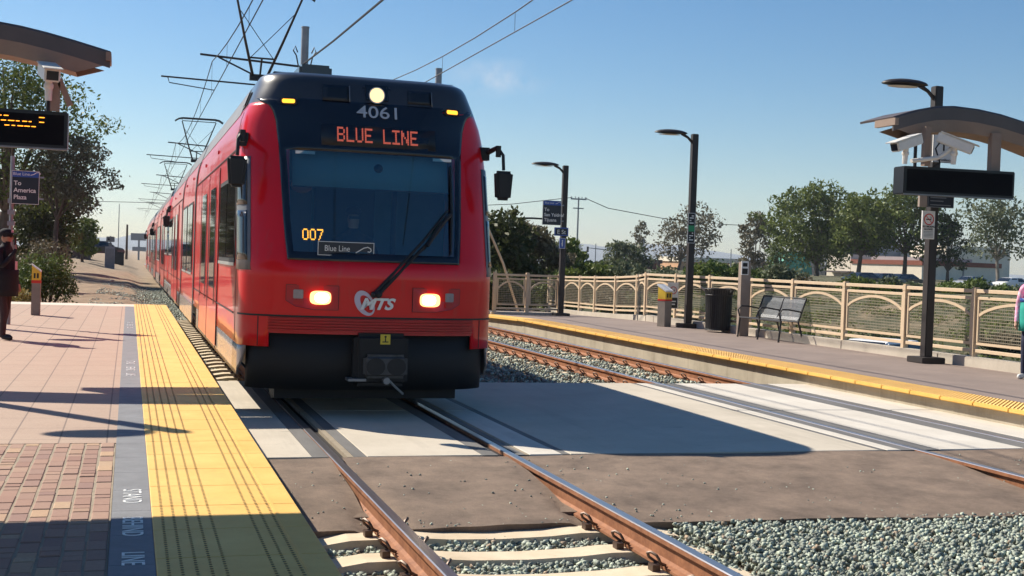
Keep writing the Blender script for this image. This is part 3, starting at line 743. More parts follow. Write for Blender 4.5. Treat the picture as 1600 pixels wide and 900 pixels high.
def make_car():
    t = thing('light_rail_car', 'x', 'tram', (0, 12.45, 0))
    def sk_low(s, z):
        a = abs(s)
        if a < .65 and 1.62 < z < 2.72: return True
        if a < .79 and z < .84: return True
        if a < 1.0 and z < .70: return True
        if a >= 1 and z < .70: return True
        return False
    m = MB(); shell(zlow, sk_low, m); m.build('body', RED, t, smooth=True, solid=.02)
    m = MB(); shell(zup, lambda s, z: False, m)
    m.grid(lambda u, v: (u, v, 3.56), [-.9805, 0, .9805], [1.0, CL-1.0])
    m.build('roof', ROOFP, t, smooth=True)
    # grey side panels of the roof edge
    for sg in (-1, 1):
        m = MB(); m.grid(lambda v, z: (sg*(1.325*wz(z)+.006), v, z), [1.9, 6, 9.45], [3.17, 3.25, 3.35, 3.45, 3.52])
        m.grid(lambda v, z: (sg*(1.325*wz(z)+.006), v, z), [9.8, 12, 14.9], [3.17, 3.25, 3.35, 3.45, 3.52])
        m.grid(lambda v, z: (sg*(1.325*wz(z)+.006), v, z), [15.25, 20, CL-1.9], [3.17, 3.25, 3.35, 3.45, 3.52])
        m.build('roof_side_panel', ROOFG, t, solid=.01)
        m = MB()
        for k in range(6): m.add([PL(sg*(1.25+k*.09), z, .012) for z in (3.22, 3.37)]+[PL(sg*(1.31+k*.09), z, .012) for z in (3.37, 3.22)], [(0, 1, 2, 3)])
        m.build('roof_vent', RUB, t, solid=.015)
    # skirts along the sides, rounded towards the cab ends
    for sg in (-1, 1):
        for fl in (False, True):
            m = MB(); xs_ = [.955, .975, .99, 1, 1.03, 1.08, 1.15, 1.3, 1.6, 3, 6, 9.05]
            def f(s, v):
                zb = .38+.30*max(0, 1-(s-.955)/.09)**2.2 if s < 1.045 else .38
                z = zb+(.70-zb)*v; p = PL(sg*s, z, -.004)
                return (p[0], CL-p[1] if fl else p[1], z)
            m.grid(f, xs_, [0, .15, .4, .7, 1]); m.build('side_skirt', SKIRT, t, smooth=True, solid=.02)
        m = MB(); m.grid(lambda v, z: (sg*1.321, v, z), [9.75, 14.95], [.38, .70]); m.build('side_skirt', SKIRT, t, solid=.02)
    # underframe and wheels
    m = MB(); m.bx(-1.05, 1.05, .75, CL-.75, .30, .95); m.build('underframe', DARKV, t)
    for yb in (2.6, 12.35, 22.1):
        m = MB(); m.bx(-.95, .95, yb-1.2, yb+1.2, .24, .36); bg_ = m.build('bogie', DARKV, t)
        for dy in (-.9, .9):
            for sg in (-1, 1):
                m = MB(); m.tube([(sg*.70, yb+dy, .33), (sg*.83, yb+dy, .33)], .33, 24); m.build('wheel', STEELD, bg_, smooth=True)
    # side glazing, doors, seams
    def patch(name, sg, y0, y1, z0, z1, mt, off, parent, th=.006):
        zz = sorted({z0, z1} | {z for z in (2.6, 2.75, 2.9, 3.05, 3.12) if z0 < z < z1})
        m = MB(); m.grid(lambda v, z: (sg*(1.325*wz(z)+off), v, z), [y0, y1], zz); return m.build(name, mt, parent, solid=th)
    for sg in (-1, 1):
        for fl in (0, 1):
            g = (lambda a: a) if not fl else (lambda a: CL-a)
            def pt(name, a, b_, z0, z1, mt, off, par=t, th=.006):
                a, b2 = sorted((g(a), g(b_))); return patch(name, sg, a, b2, z0, z1, mt, off, par, th)
            w = pt('side_window', .98, 3.36, 1.52, 2.46, RUB, .006)
            pt('pane', 1.04, 2.12, 1.57, 2.41, WGL, .012, w); pt('pane', 2.20, 3.30, 1.57, 2.41, WGL, .012, w); pt('sill', .98, 3.36, 1.485, 1.52, ALU, .014, w)
            for a in (3.62, 5.62):
                d = pt('door_leaf', a+.02, a+1.96, .44, 2.66, RED, .010, t, .01)
                pt('door_glass', a+.52, a+1.50, 1.16, 2.46, WGL, .016, d); pt('door_seal', a+1.96, a+2.0, .42, 2.68, RUB, .012, d)
                pt('door_seal', a-.02, a+.02, .42, 2.68, RUB, .012, d); pt('handrail', a+.33, a+.40, .95, 2.3, RUB, .02, d)
                pt('handrail', a+1.64, a+1.70, .95, 2.3, RUB, .02, d)
            pt('bellows', 9.48, 9.76, .42, 3.16, RUB, .012)
            w = pt('side_window', 10.35, 12.2, 1.24, 2.50, RUB, .006)
            pt('pane', 10.41, 11.22, 1.29, 2.45, WGL, .012, w); pt('pane', 11.30, 12.14, 1.29, 2.45, WGL, .012, w); pt('sill', 10.35, 12.2, 1.205, 1.24, ALU, .014, w)
            pt('body_seam', 1.0, 9.4, .985, 1.0, RUB, .004); pt('top_seam', .9, 9.4, 2.72, 2.735, RUB, .006)
            for a in (4.4, 7.2, 11.0):
                m = MB(); m.tube([(sg*1.325*wz(2.95), g(a), 2.93), (sg*(1.325*wz(2.95)+.02), g(a), 2.93)], .026, 10); m.build('marker_lamp', REDD, t)
            # corner cab window
            def cw(name, s0, s1, z0, z1, mt, off, par, ins=0):
                m = MB(); us = np.linspace(s0, s1, 9)
                def f(s, z):
                    k = smooth01(2.2, 2.62, z)*(s1-s0)*.35*(1 if s > (s0+s1)/2 else 0)*(s-(s0+s1)/2)/((s1-s0)/2)
                    p = PL(sg*(s-k), z, off); return (p[0], CL-p[1] if fl else p[1], z)
                m.grid(f, list(us), list(np.linspace(z0, z1, 8))); return m.build(name, mt, par, smooth=True, solid=.006)
            c = cw('cab_side_window', .925, 1.20, 1.46, 2.62, FRG, .010, t)
            cw('pane', .945, 1.03, 1.56, 2.06, WGL, .016, c); cw('pane', 1.06, 1.17, 1.56, 2.06, RUB, .016, c); cw('pane', .945, 1.15, 2.12, 2.55, WGL, .016, c)
    # ----- cab front, both ends
    for fl in (False, True):
        def tr(m):
            if fl: m.v = [(-a, CL-b_, c) for a, b_, c in m.v]
            return m
        def bd(m, name, mt, par=t, **k): return tr(m).build(name, mt, par, **k)
        XEt = [(1.57, .885), (1.9, .92), (2.75, .965), (3.0, .995), (3.10, 1.025), (3.16, 1.06), (3.2, 1.13), (3.24, 1.17)]
        def xe(z): return interp(XEt, z)
        zs = [1.575, 1.60, 1.63, 1.66, 1.8, 2.0, 2.2, 2.4, 2.6, 2.70, 2.74, 2.8, 2.9, 3.0, 3.05, 3.1, 3.13, 3.16, 3.18, 3.205, 3.24]
        us = [-1, -.97, -.925, -.8, -.6, -.4, -.2, 0, .2, .4, .6, .8, .925, .97, 1]
        m = MB(); m.grid(lambda u, z: FP(u*xe(z), z, .006), us, zs, lambda u, z: abs(u) < .925 and 1.66 < z < 2.70)
        msk = bd(m, 'black_windshield_surround', BLK, smooth=True, solid=.012)
        m = MB(); m.grid(lambda u, z: FP(u*xe(z)*.94, z, .002), [i/10 for i in range(-10, 11)], [1.63, 1.7, 1.9, 2.1, 2.3, 2.5, 2.65, 2.73])
        bd(m, 'windshield', GLASS, smooth=True)
        # display
        m = MB(); m.grid(lambda u, z: FP(u, z, .010), [-.54, -.3, 0, .3, .67], [2.765, 2.88, 2.985]); dp = bd(m, 'destination_display', DISP, smooth=True, solid=.004)
        # marker lights
        for sg in (-1, 1):
            x0 = sg*.87
            m = MB(); q = [FP(x0+a, 3.205+b_, .02) for a, b_ in ((-.085, -.02), (-.07, -.035), (.07, -.035), (.085, -.02), (.085, .02), (.07, .035), (-.07, .035), (-.085, .02))]
            m.add(q, [tuple(range(8))]); mk = bd(m, 'marker_light', RUB, solid=.02)
            m = MB(); q = [FP(x0+a*.75, 3.205+b_*.62, .024) for a, b_ in ((-.085, -.02), (-.07, -.035), (.07, -.035), (.085, -.02), (.085, .02), (.07, .035), (-.07, .035), (-.085, .02))]
            m.add(q, [tuple(range(8))]); bd(m, 'lens', EAMB2, mk)
        # recessed panels and top lamp
        def frame_rect(x0, x1, z0, z1, name, mt, off=.012, r_=0, th=.01):
            m = MB(); m.grid(lambda a, b_: FP(a, b_, off), list(np.linspace(x0, x1, 5)), list(np.linspace(z0, z1, 5))); return bd(m, name, mt, smooth=True, solid=th)
        frame_rect(-.52, -.24, 3.24, 3.41, 'camera_window', DISP); frame_rect(.38, .64, 3.265, 3.405, 'camera_window', DISP)
        frame_rect(-.245, -.235, 3.24, 3.41, 'window_edge', GREYM, .022); frame_rect(.638, .646, 3.25, 3.405, 'window_edge', GREYM, .022)
        c = Vector(FP(.05, 3.325)); m = MB(); m.box((c.x, c.y+.06, c.z), (.30, .16, .21), Matrix.Rotation(R(-15), 3, 'X'))
        th_ = bd(m, 'top_lamp_housing', BLK, bevel=.03)
        m = MB(); m.tube([(c.x-.005, c.y-.02, c.z), (c.x-.005, c.y-.045, c.z)], .085, 24); tl = bd(m, 'top_lamp', ALU, th_, smooth=True)
        m = MB(); m.tube([(c.x-.005, c.y-.044, c.z), (c.x-.005, c.y-.052, c.z)], [.076, .068], 24); bd(m, 'lamp_lens', ETOP, th_, smooth=True)
        # headlights
        for sg in (-1, 1):
            pts = [(.38, 1.085), (.62, 1.085), (.80, 1.115), (.89, 1.17), (.89, 1.325), (.38, 1.325)]
            m = MB(); P_ = [FP(sg*a, b_, .006) for a, b_ in pts]; m.add(P_, [tuple(range(6))]); hp_ = bd(m, 'headlight_panel', REDD, solid=.006)
            m = MB()
            for i in range(6): m.beam(P_[i], P_[(i+1) % 6], .008)
            bd(m, 'panel_gap', RUB, hp_)
            c = Vector(FP(sg*.56, 1.205, .012)); m = MB(); m.prism([(.105*math.copysign(abs(math.cos(q))**.6, math.cos(q)), .068*math.copysign(abs(math.sin(q))**.6, math.sin(q))) for q in [2*PI*k/28 for k in range(28)]], c, RX, UZ, (0, -1, 0), .02); hl = bd(m, 'headlight', EHEADS, hp_, smooth=True)
            m = MB(); c2 = c-Vector((0, .024, 0)); m.prism([(-sg*.012+.070*math.copysign(abs(math.cos(q))**.8, math.cos(q)), .050*math.copysign(abs(math.sin(q))**.8, math.sin(q))) for q in [2*PI*k/28 for k in range(28)]], c-Vector((0, .018, 0)), RX, UZ, (0, -1, 0), .006); bd(m, 'bulb', EHEAD, hl, smooth=True)
            c = Vector(FP(sg*.775, 1.235, .010))
            m = MB(); m.box(c, (.10, .02, .09), Matrix.Rotation(sg*R(18), 3, 'Z')); bd(m, 'turn_lamp', LENS, hp_, bevel=.006)
            c = Vector(FP(sg*.775, 1.155, .010)); m = MB(); m.box(c, (.10, .02, .05), Matrix.Rotation(sg*R(18), 3, 'Z')); bd(m, 'small_lamp', REDD, hp_, bevel=.006)
        # groove, ribbed bumper, valance
        m = MB(); m.grid(lambda s, z: PL(s, z, .004), ss, [1.003, 1.022]); bd(m, 'bumper_groove', RUB)
        m = MB()
        for k in range(5):
            z = .865+k*.028; m.grid(lambda s, v: PL(s, z+v[0], .012+v[1]), [s for s in ss if abs(s) < .8], [(0, 0), (.004, .014), (.016, .014), (.02, 0)])
        m.grid(lambda s, z: PL(s, z, .006), [s for s in ss if abs(s) < .8], [.84, 1.0])
        bd(m, 'ribbed_bumper', REDD)
        m = MB(); m.grid(lambda s, z: (PL(s, 1, -.04)[0]*.985, PL(s, 1, -.05)[1]+(.85-z)*.12, z), [s for s in ss if abs(s) < .985], [.27, .5, .86]); bd(m, 'front_valance', DARKV, smooth=True, solid=.03)
        m = MB(); m.bx(-.95, .95, .35, .6, .16, .3); bd(m, 'lifeguard', DARKV)
        # coupler
        m = MB(); m.bx(-.22, .34, -.10, .3, .33, .86); cpk = bd(m, 'coupler_cover', DARKV, bevel=.05, bseg=3)
        m = MB(); m.bx(-.13, .32, -.17, -.05, .415, .655); ch = bd(m, 'coupler_head', FRGD, cpk, bevel=.04, bseg=3)
        for xx in (-.012, .20):
            m = MB(); m.tube([(xx, -.168, .535), (xx, -.178, .535)], .088, 24); m.v = [(xx+(a-xx)*1.08, b_, .535+(c-.535)*1.0) for a, b_, c in m.v]; bd(m, 'coupler_socket', RUB, ch)
        m = MB(); m.tube([(.10, -.20, .395), (.10, -.05, .395)], .035, 16); m.bx(-.28, -.10, -.15, .05, .385, .41); bd(m, 'coupler_guide', GREYM, ch)
        m = MB(); m.tube([(.13, -.14, .40), (.22, -.05, .32), (.32, .05, .24)], .012); bd(m, 'coupler_hose', ALU, ch)
        m = MB(); m.bx(.04, .14, -.108, -.10, .755, .855); lb = bd(m, 'label_plate', YLAB, cpk)
        m = MB(); m.bx(.06, .12, -.112, -.107, .775, .785); m.bx(.085, .095, -.112, -.107, .785, .82); m.sphere((.09, -.110, .832), .012, 8, (1, .2, 1)); bd(m, 'pictogram', RUB, lb)
        for sg in (-1, 1):
            m = MB(); m.grid(lambda s_, z: PL(sg*s_, z, .004), [.862, .868], [.71, .85, 1.0]); bd(m, 'corner_seam', RUB, solid=.003)
            m = MB(); m.grid(lambda s_, z: PL(sg*s_, z, .004), [1.30, 1.308], [.71, 1.0, 1.5, 2.0, 2.6, 2.9, 3.05, 3.14]); bd(m, 'corner_seam', RUB, solid=.003)
        # wipers
        m = MB()
        A = Vector(FP(.02, 1.255, .03)); B = Vector(FP(.60, 1.86, .06)); C = Vector(FP(.80, 2.10, .05))
        m.tube([A, B, C], [.020, .017, .010], 8)
        A2 = Vector(FP(-.03, 1.25, .03)); m.tube([A2, Vector(FP(.50, 1.83, .06)), Vector(FP(.77, 2.14, .05))], [.018, .014, .010], 8)
        m.sphere(A, .04); m.sphere(A2, .032)
        m.tube([Vector(FP(.52, 1.76, .07)), Vector(FP(.66, 1.96, .07)), C], .02, 6)
        wa = bd(m, 'wiper_arm', RUB, smooth=True)
        m = MB(); m.tube([FP(.83, 2.62, .022), FP(.815, 2.1, .03), FP(.79, 1.68, .022)], [.007, .016, .008], 6); bd(m, 'wiper_blade', RUB, wa)
        # mirrors
        for sg in (-1, 1):
            m = MB(); bs = Vector(PL(sg*.975, 2.80, .0)); m.tube([bs, bs+Vector((sg*.06, -.02, .02)), (sg*1.33, .38, 2.84), (sg*1.385, .33, 2.76), (sg*1.39, .31, 2.60)], [.035, .03, .025, .018, .018], 8)
            m.box(bs+Vector((sg*.02, 0, 0)), (.10, .10, .14)); m.tube([(sg*1.34, .36, 2.74), (sg*1.34, .36, 2.86)], .03, 8)
            ma = bd(m, 'mirror_arm', RUB, smooth=True)
            m = MB(); m.box((sg*1.39, .31, 2.435), (.20, .12, .31)); m.v = [(a+(-sg*.0), b_, c) if c > 2.4 else (sg*1.39+(a-sg*1.39)*.78, b_, c) for a, b_, c in m.v]
            bd(m, 'mirror', RUB, ma, bevel=.03, bseg=3)
        # cab interior
        m = MB(); m.bx(-1.2, 1.2, 2.1, 2.14, .95, 3.3); m.bx(-1.2, -.2, 2.06, 2.1, 1.0, 2.0); cb = bd(m, 'cab_bulkhead', CABW)
        m = MB(); m.bx(-.36, .34, 2.05, 2.098, 1.0, 2.62); m.bx(.55, .60, 2.03, 2.098, 1.0, 2.9); bd(m, 'cab_door', CABD, cb)
        m = MB(); m.bx(-1.15, 1.15, .28, 1.0, 1.50, 1.60); m.bx(-1.15, 1.15, .7, 2.1, .98, 1.0); bd(m, 'dashboard', CABD, bevel=.02)
        m = MB(); m.grid(lambda u, z: (lambda p: (p[0], p[1]+.10, p[2]))(FP(u, z)), [-.82, -.4, 0, .4, .82], [2.33, 2.5, 2.70]); bl = bd(m, 'sun_blind', BLIND, smooth=True, solid=.004)
        m = MB(); m.bx(-.82, .82, .35, .37, 2.315, 2.33); bd(m, 'blind_bar', CABD, bl)
        for xx in (-.7, .74):
            m = MB(); m.bx(xx-.1, xx+.1, .42, .43, 2.66, 2.69); bd(m, 'visor_clip', WHT, bl)
        m = MB(); m.bx(.03, .10, .50, .55, 2.60, 2.72); m.sphere((.065, .44, 2.55), .05, 12); bd(m, 'cab_camera', CABD, bl)
        m = MB(); m.bx(-.83, -.55, .95, 1.15, 1.5, 2.32); m.sphere((-.69, 1.05, 2.30), .14, 12, (1, .6, 1)); bd(m, 'driver_seat_back', CABD, smooth=True, bevel=0)
        m = MB(); m.sphere((-.66, .93, 2.36), .10, 12, (1.2, .3, .8)); bd(m, 'headrest_cover', SKIN, smooth=True)
        # line board and run number
        m = MB(); c = Vector(FP(-.31, 1.71)); m.box((c.x, c.y-.012, 1.70), (.57, .008, .135)); lb = bd(m, 'line_board', SGN)
        m = MB()
        for a, b_, d, e in ((-.595, -.025, 1.764, 1.770), (-.595, -.025, 1.630, 1.636), (-.595, -.589, 1.636, 1.764), (-.031, -.025, 1.636, 1.764)): m.bx(a, b_, c.y-.022, c.y-.018, d, e)
        pw = [(-.20+.17*k/14, 0, 1.68+.03*math.sin(k/14*PI*1.2-.9)) for k in range(15)]
        m.tube([(a, c.y-.020, b_) for a, b_ in ((-.21, 1.665), (-.17, 1.69), (-.13, 1.715), (-.09, 1.725), (-.06, 1.71), (-.055, 1.69), (-.07, 1.675), (-.09, 1.68))], .0055, 6)
        bd(m, 'board_border', WHT, lb)
        if not fl:
            text_mesh('board_text', 'Blue Line', .085, WHT, lb, (-.40, c.y-.022, 1.70), (1, 0, 0), (0, 0, 1), sx=.82)
            text_mesh('fleet_number', '4061', .19, NUMG, t, (.065, FP(.06, 3.14)[1]-.022, 3.135), (1, 0, 0), (0, .32, 1), bold=.001, sx=1.25)
            dots_text(dp, 'BLUE LINE', (.045, FP(0, 2.885)[1]-.024, 2.885), .155, .85, ERED)
            dots_text(t, '007', (-.63, FP(-.62, 1.84)[1]+.05, 1.835), .115, .21, EAMB, 'run_number')
            m = MB(); zc = 1.155
            for k in range(40):
                a0, a1 = 2*PI*k/40, 2*PI*(k+1)/40; w0 = .011+.016*(1+math.cos(a0-2.3)); w1 = .011+.016*(1+math.cos(a1-2.3))
                def el(a, w): 
                    X_ = (.062+w)*math.cos(a); Z_ = (.110+w)*math.sin(a); cr_, sr_ = math.cos(R(-32)), math.sin(R(-32))
                    return (-.10+X_*cr_+(-Z_)*(-sr_)*1.0, FP(0, 1.2)[1]-.012, zc+Z_*cr_-X_*sr_*1.0)
                p = [el(a0, -w0*.4), el(a1, -w1*.4), el(a1, w1), el(a0, w0)]
                m.add(p, [(0, 1, 2, 3)])
            lg = m.build('logo_ring', LILAC, t, solid=.002)
            text_mesh('logo_text', 'MTS', .155, WHT, lg, (.0, FP(0, 1.2)[1]-.022, 1.15), (1, 0, .0), (0, 0, 1), bold=.006, shear=.35, sx=1.15)
    # ----- roof equipment
    for y0, y1, x0, x1, z1 in ((1.75, 2.3, -.62, -.25, 3.78), (1.7, 2.0, -.2, .55, 3.66), (3.2, 6.4, -.85, .85, 3.72), (7.0, 9.2, -.8, .8, 3.70), (14.2, 17.4, -.85, .85, 3.72), (18.2, 21.2, -.85, .85, 3.72)):
        m = MB(); m.bx(x0, x1, y0, y1, 3.5, z1); m.build('roof_equipment', ROOFP, t, bevel=.03)
    # ----- pantograph
    pn = MB(); yk = 12.95; yh = 11.5; zk = 5.12; zh = 6.60
    pn.bx(-.75, .75, 11.9, 13.6, 3.72, 3.80); pb = pn.build('pantograph', STEELD, t)
    m = MB(); m.tube([(0, 11.2, 3.82), (0, yk, zk)], .05, 8); m.tube([(.18, 11.6, 3.82), (.1, yk, zk-.1)], .018, 6); m.bx(-.2, .2, yk-.06, yk+.06, zk-.06, zk+.06); m.build('lower_arm', STEELD, pb)
    m = MB()
    for sg in (-1, 1):
        m.tube([(sg*.13, yk, zk), (sg*.36, (yk*.55+yh*.45), zk+.62), (sg*.62, yh, zh-.12)], [.030, .026, .02], 8)
        m.tube([(sg*.24, yk*.78+yh*.22, zk+.32), (-sg*.50, yk*.2+yh*.8, zk+1.08)], .008, 5)
    m.tube([(-.25, yk*.78+yh*.22, zk+.34), (.25, yk*.78+yh*.22, zk+.34)], .018, 6)
    m.tube([(0, yk, zk), (0, yk*.78+yh*.22, zk+.34)], .02, 6)
    m.build('upper_arm', STEELD, pb)
    m = MB()
    for dy in (-.17, .17):
        m.tube([(-.88, yh+dy, zh-.12), (-.74, yh+dy, zh-.03), (-.60, yh+dy, zh), (.60, yh+dy, zh), (.74, yh+dy, zh-.03), (.88, yh+dy, zh-.12)], .02, 6)
    m.tube([(-.62, yh-.17, zh-.05), (-.62, yh+.17, zh-.05)], .012, 6); m.tube([(.62, yh-.17, zh-.05), (.62, yh+.17, zh-.05)], .012, 6); m.tube([(-.62, yh, zh-.1), (.62, yh, zh-.1)], .015, 6)
    m.build('collector_head', STEELD, pb)
    return t

FONT57 = {'B': ['11110', '10001', '10001', '11110', '10001', '10001', '11110'], 'L': ['10000']*6+['11111'], 'U': ['10001']*6+['01110'], 'E': ['11111', '10000', '10000', '11110', '10000', '10000', '11111'],
          'I': ['11111', '00100', '00100', '00100', '00100', '00100', '11111'], 'N': ['10001', '11001', '11001', '10101', '10011', '10011', '10001'], ' ': ['00000']*7, '0': ['01110', '10001', '10001', '10001', '10001', '10001', '01110'], '7': ['11111', '00001', '00010', '00010', '00100', '00100', '01000']}
def dots_text(parent, s, o, hgt_, width, mt, name='display_text'):
    m = MB(); cols = len(s)*6-1; dx = width/cols; dz = hgt_/7
    for i, ch in enumerate(s):
        for r_, row in enumerate(FONT57[ch]):
            for c, bit in enumerate(row):
                if bit == '1':
                    x = o[0]-width/2+(i*6+c+.5)*dx; z = o[2]+hgt_/2-(r_+.5)*dz; y = o[1]+(z-o[2])*.32
                    m.bx(x-dx*.46, x+dx*.46, y-.002, y+.002, z-dz*.44, z+dz*.44)
    return m.build(name, mt, parent)
car0 = make_car()
car0['label'] = 'leading red and black tram car with lit headlights facing the camera'; car0['group'] = 'coupled tram cars'
for i, lb in ((1, 'second red tram car, coupled right behind the leading car'), (2, 'last red tram car, farthest back in the row')):
    c = copy_tree(car0); c.location = (0, 12.45+CL*i+.05*i, 0); c['label'] = lb

# ------------------------------------------------------------------ overhead line
def wire(name, pts, r, label, grp='overhead wires', droppers=None):
    m = MB(); m.tube(pts, r, 5); o = m.build(name, WIRE); tag(o, label, 'wire', grp)
    if droppers:
        for a, b_ in droppers:
            d = MB(); d.tube([a, b_], .006, 4); d.build('dropper', WIRE, o)
    return o
def catpts(x, zs, zm, y0, y1, per, y_m):
    out = []; y = y0
    while y <= y1:
        ph = ((y-y_m) % per)/per; out.append((x, y, zm+(zs-zm)*(1-4*ph*(1-ph)))); y += per/10
    return out
PER = 33
for x, lab in ((0, 'above the tram'), (5.517, 'above the empty far track')):
    ym = 41.5 if x == 0 else 46
    mp = catpts(x, 7.75, 7.05, ym-3*PER, ym+6*PER, PER, ym)
    wire('contact_wire', [(x, -30, 6.64), (x, 90, 6.64), (x, 250, 6.64)], .014, 'straight lower contact wire '+lab)
    dr = [((x, y, z), (x, y, 6.64)) for _, y, z in mp[::2] if 5 < y < 150]
    wire('messenger_wire', mp, .015, 'sagging upper support wire with hangers '+lab, droppers=dr)
wire('feeder_cable', [(2.75, 40.8, 7.72), (2.75, 34, 7.45), (2.75, 27, 7.25), (2.75, 16, 7.1), (2.75, 5, 7.3)], .028, 'thick black cable running down to the pole behind the tram roof')
def mast(x, y, top, label, arms):
    t = thing('catenary_mast', label, 'pole', (x, y, -.2), 0, 'overhead line poles')
    m = MB(); m.tube([(0, 0, 0), (0, 0, top+.2)], [.15, .12], 16); m.tube([(0, 0, top+.2), (0, 0, top+.23)], [.135, .13], 16); m.build('pole', GALV, t, smooth=True)
    for sx, tx in arms:
        m = MB(); dx = tx-x
        m.tube([(0, 0, 7.8), (dx-.45*sx*0+.45*(-1 if dx > 0 else 1)*-1*.0+(-.45 if dx < 0 else .45), 0, 7.95)], .035, 8)
        m.tube([(0, 0, 6.75), (dx*.96, 0, 7.9)], .028, 8)
        m.tube([(dx*.45, 0, 7.12), (dx+(-1.6 if dx < 0 else 1.6), 0, 7.18)], .026, 8)
        m.tube([(dx+(-1.4 if dx < 0 else 1.4), 0, 7.16), (dx+(-1.35 if dx < 0 else 1.35), 0, 7.0), (dx, 0, 6.86)], .016, 6)
        m.build('cantilever_arm', STEELD, t)
    for s in (-1, 1):
        m = MB(); m.tube([(s*.15, 0, top-1.2), (s*.26, 0, top-.7), (s*.36, 0, top-.55), (s*.30, 0, top-.40), (s*.22, 0, top-.6)], .022, 6); m.build('insulator_loop', STEELD, t)
    return t
mast(2.78, 40.2, 8.85, 'grey round pole rising behind the front of the tram roof', [(1, 0)])
mast(8.45, 45.5, 8.7, 'grey pole top showing over the right end of the tram roof', [])
for i, y in enumerate((74, 107, 140, 173)):
    mast(2.78, y, 8.85, 'grey pole over the rear tram cars, number %s from the front pole' % ['two', 'three', 'four', 'five'][i], [(1, 0)])

# ------------------------------------------------------------------ lamp posts on the far platform
def lamp_post(x, y, zb, zt, label, arm_dir=-1, xlen=.95):
    t = thing('street_lamp', label, 'street lamp', (x, y, zb), 0, 'lamp posts on the far platform')
    H = zt-zb
    m = MB(); m.bx(-.22, .22, -.22, .22, 0, .10); m.build('base_plate', POLEM, t, bevel=.01)
    m = MB(); m.bx(-.075, .075, -.075, .075, .1, H+.03); m.build('pole', POLEM, t, bevel=.012)
    m = MB(); m.tube([(-.05, 0, H-.18), (-.18, 0, H-.06), (-.34, 0, H+.02)], [.035, .03, .04], 8); m.build('arm', POLEM, t, smooth=True)
    m = MB(); n = 20
    def f(u, v):
        r_ = math.sin(v*PI/2); lx = .42*r_; ly = .22*r_
        return (-.62+lx*math.cos(u), ly*math.sin(u), H+.02+.085*math.cos(v*PI/2))
    m.grid(f, [2*PI*i/n for i in range(n+1)], [0, .25, .5, .75, .9, 1])
    m.grid(lambda u, v: (-.62+.42*v*math.cos(u), .22*v*math.sin(u), H+.02-.03*(1-v)), [2*PI*i/n for i in range(n+1)], [0, .5, 1])
    hd = m.build('lamp_head', POLEM, t, smooth=True)
    m = MB(); m.grid(lambda u, v: (-.66+.28*v*math.cos(u), .15*v*math.sin(u), H-.02-.01*(1-v)), [2*PI*i/n for i in range(n+1)], [0, 1]); m.build('diffuser', CAMW, hd)
    return t
lamp_post(9.55, 34.0, .10, 4.42, 'farthest black lamp post, carrying the navy destination sign')
lamp_post(10.45, 27.34, .2, 4.80, 'middle black lamp post behind the litter bin')
lamp_post(10.25, 17.69, .2, 4.73, 'nearest black lamp post, standing under the right canopy sign')

def sign(name, label, x0, x1, y, z0, z1, mt, cat='sign', border=None, bz=.012, group=None, th=.03):
    t = thing(name, label, cat, ((x0+x1)/2, y, z0), 0, group)
    w = (x1-x0)/2; h_ = z1-z0
    m = MB(); m.bx(-w, w, 0, th, 0, h_); m.build('panel', mt, t, bevel=.003, bseg=1)
    if border:
        m = MB()
        for a, b_, c, d in ((-w, w, 0, bz), (-w, w, h_-bz, h_), (-w, -w+bz, bz, h_-bz), (w-bz, w, bz, h_-bz)): m.bx(a, b_, -.004, 0, c, d)
        m.build('border', border, t)
    return t, w, h_
def dest_sign(label, x0, x1, y, z0, z1, lines):
    t, w, h_ = sign('destination_sign', label, x0, x1, y, z0, z1, SGN, border=WHT, bz=.007)
    m = MB(); m.bx(-w+.012, w-.012, -.006, 0, h_-h_*.19, h_-.012); hb = m.build('header_band', SBLUE, t)
    text_mesh('header_text', 'Blue Line', .075, WHT, hb, (-w*.30, -.008, h_-h_*.10), RX, UZ)
    m = MB(); q = .11; m.tube([(w*.35+a*q, -.009, h_-h_*.125+b_*q) for a, b_ in ((0, 0), (.5, .15), (.9, .45), (1.3, .5), (1.5, .3), (1.35, .1))], .007, 5); m.build('wave_mark', WHT, hb)
    for i, s in enumerate(lines):
        text_mesh('sign_text', s, h_*.185, WHT, t, (-w*.84, -.006, h_*(.62-.21*i)), RX, UZ, align='LEFT', bold=.002)
    m = MB(); m.bx(w-.01, w+.08, .0, .02, h_*.15, h_*.2); m.bx(w-.01, w+.08, .0, .02, h_*.8, h_*.85); m.build('bracket', GALV, t)
    return t
dest_sign('navy sign on the farthest lamp post reading To San Ysidro Tijuana', 8.87, 9.43, 33.9, 2.72, 3.42, ['To', 'San Ysidro/', 'Tijuana'])
t, w, h_ = sign('street_name_sign', 'small black plate with white letters under the far navy sign', 9.24, 9.66, 33.88, 2.42, 2.66, SGN, border=SBLUE, bz=.03)
text_mesh('sign_text', 'E St', .17, WHT, t, (0, -.006, h_*.45), RX, UZ)
t, w, h_ = sign('blue_sign', 'small blue sign with a white figure, lowest on the farthest lamp post', 9.40, 9.58, 33.88, 2.06, 2.36, SBLUE, border=WHT, bz=.01)
m = MB(); m.bx(-.015, .015, -.004, 0, .06, .20); m.sphere((0, -.002, .225), .022, 8, (1, .1, 1)); m.bx(-.04, .0, -.004, 0, .12, .14); m.build('pictogram', WHT, t)
t, w, h_ = sign('vertical_sign', 'black upright sign with a green band on the middle lamp post', 10.29, 10.48, 27.2, 2.22, 2.94, LEDB, border=WHT, bz=.01)
m = MB(); m.bx(-w+.02, w-.02, -.006, 0, .28, .42); m.build('green_band', SGRN, t)
m = MB()
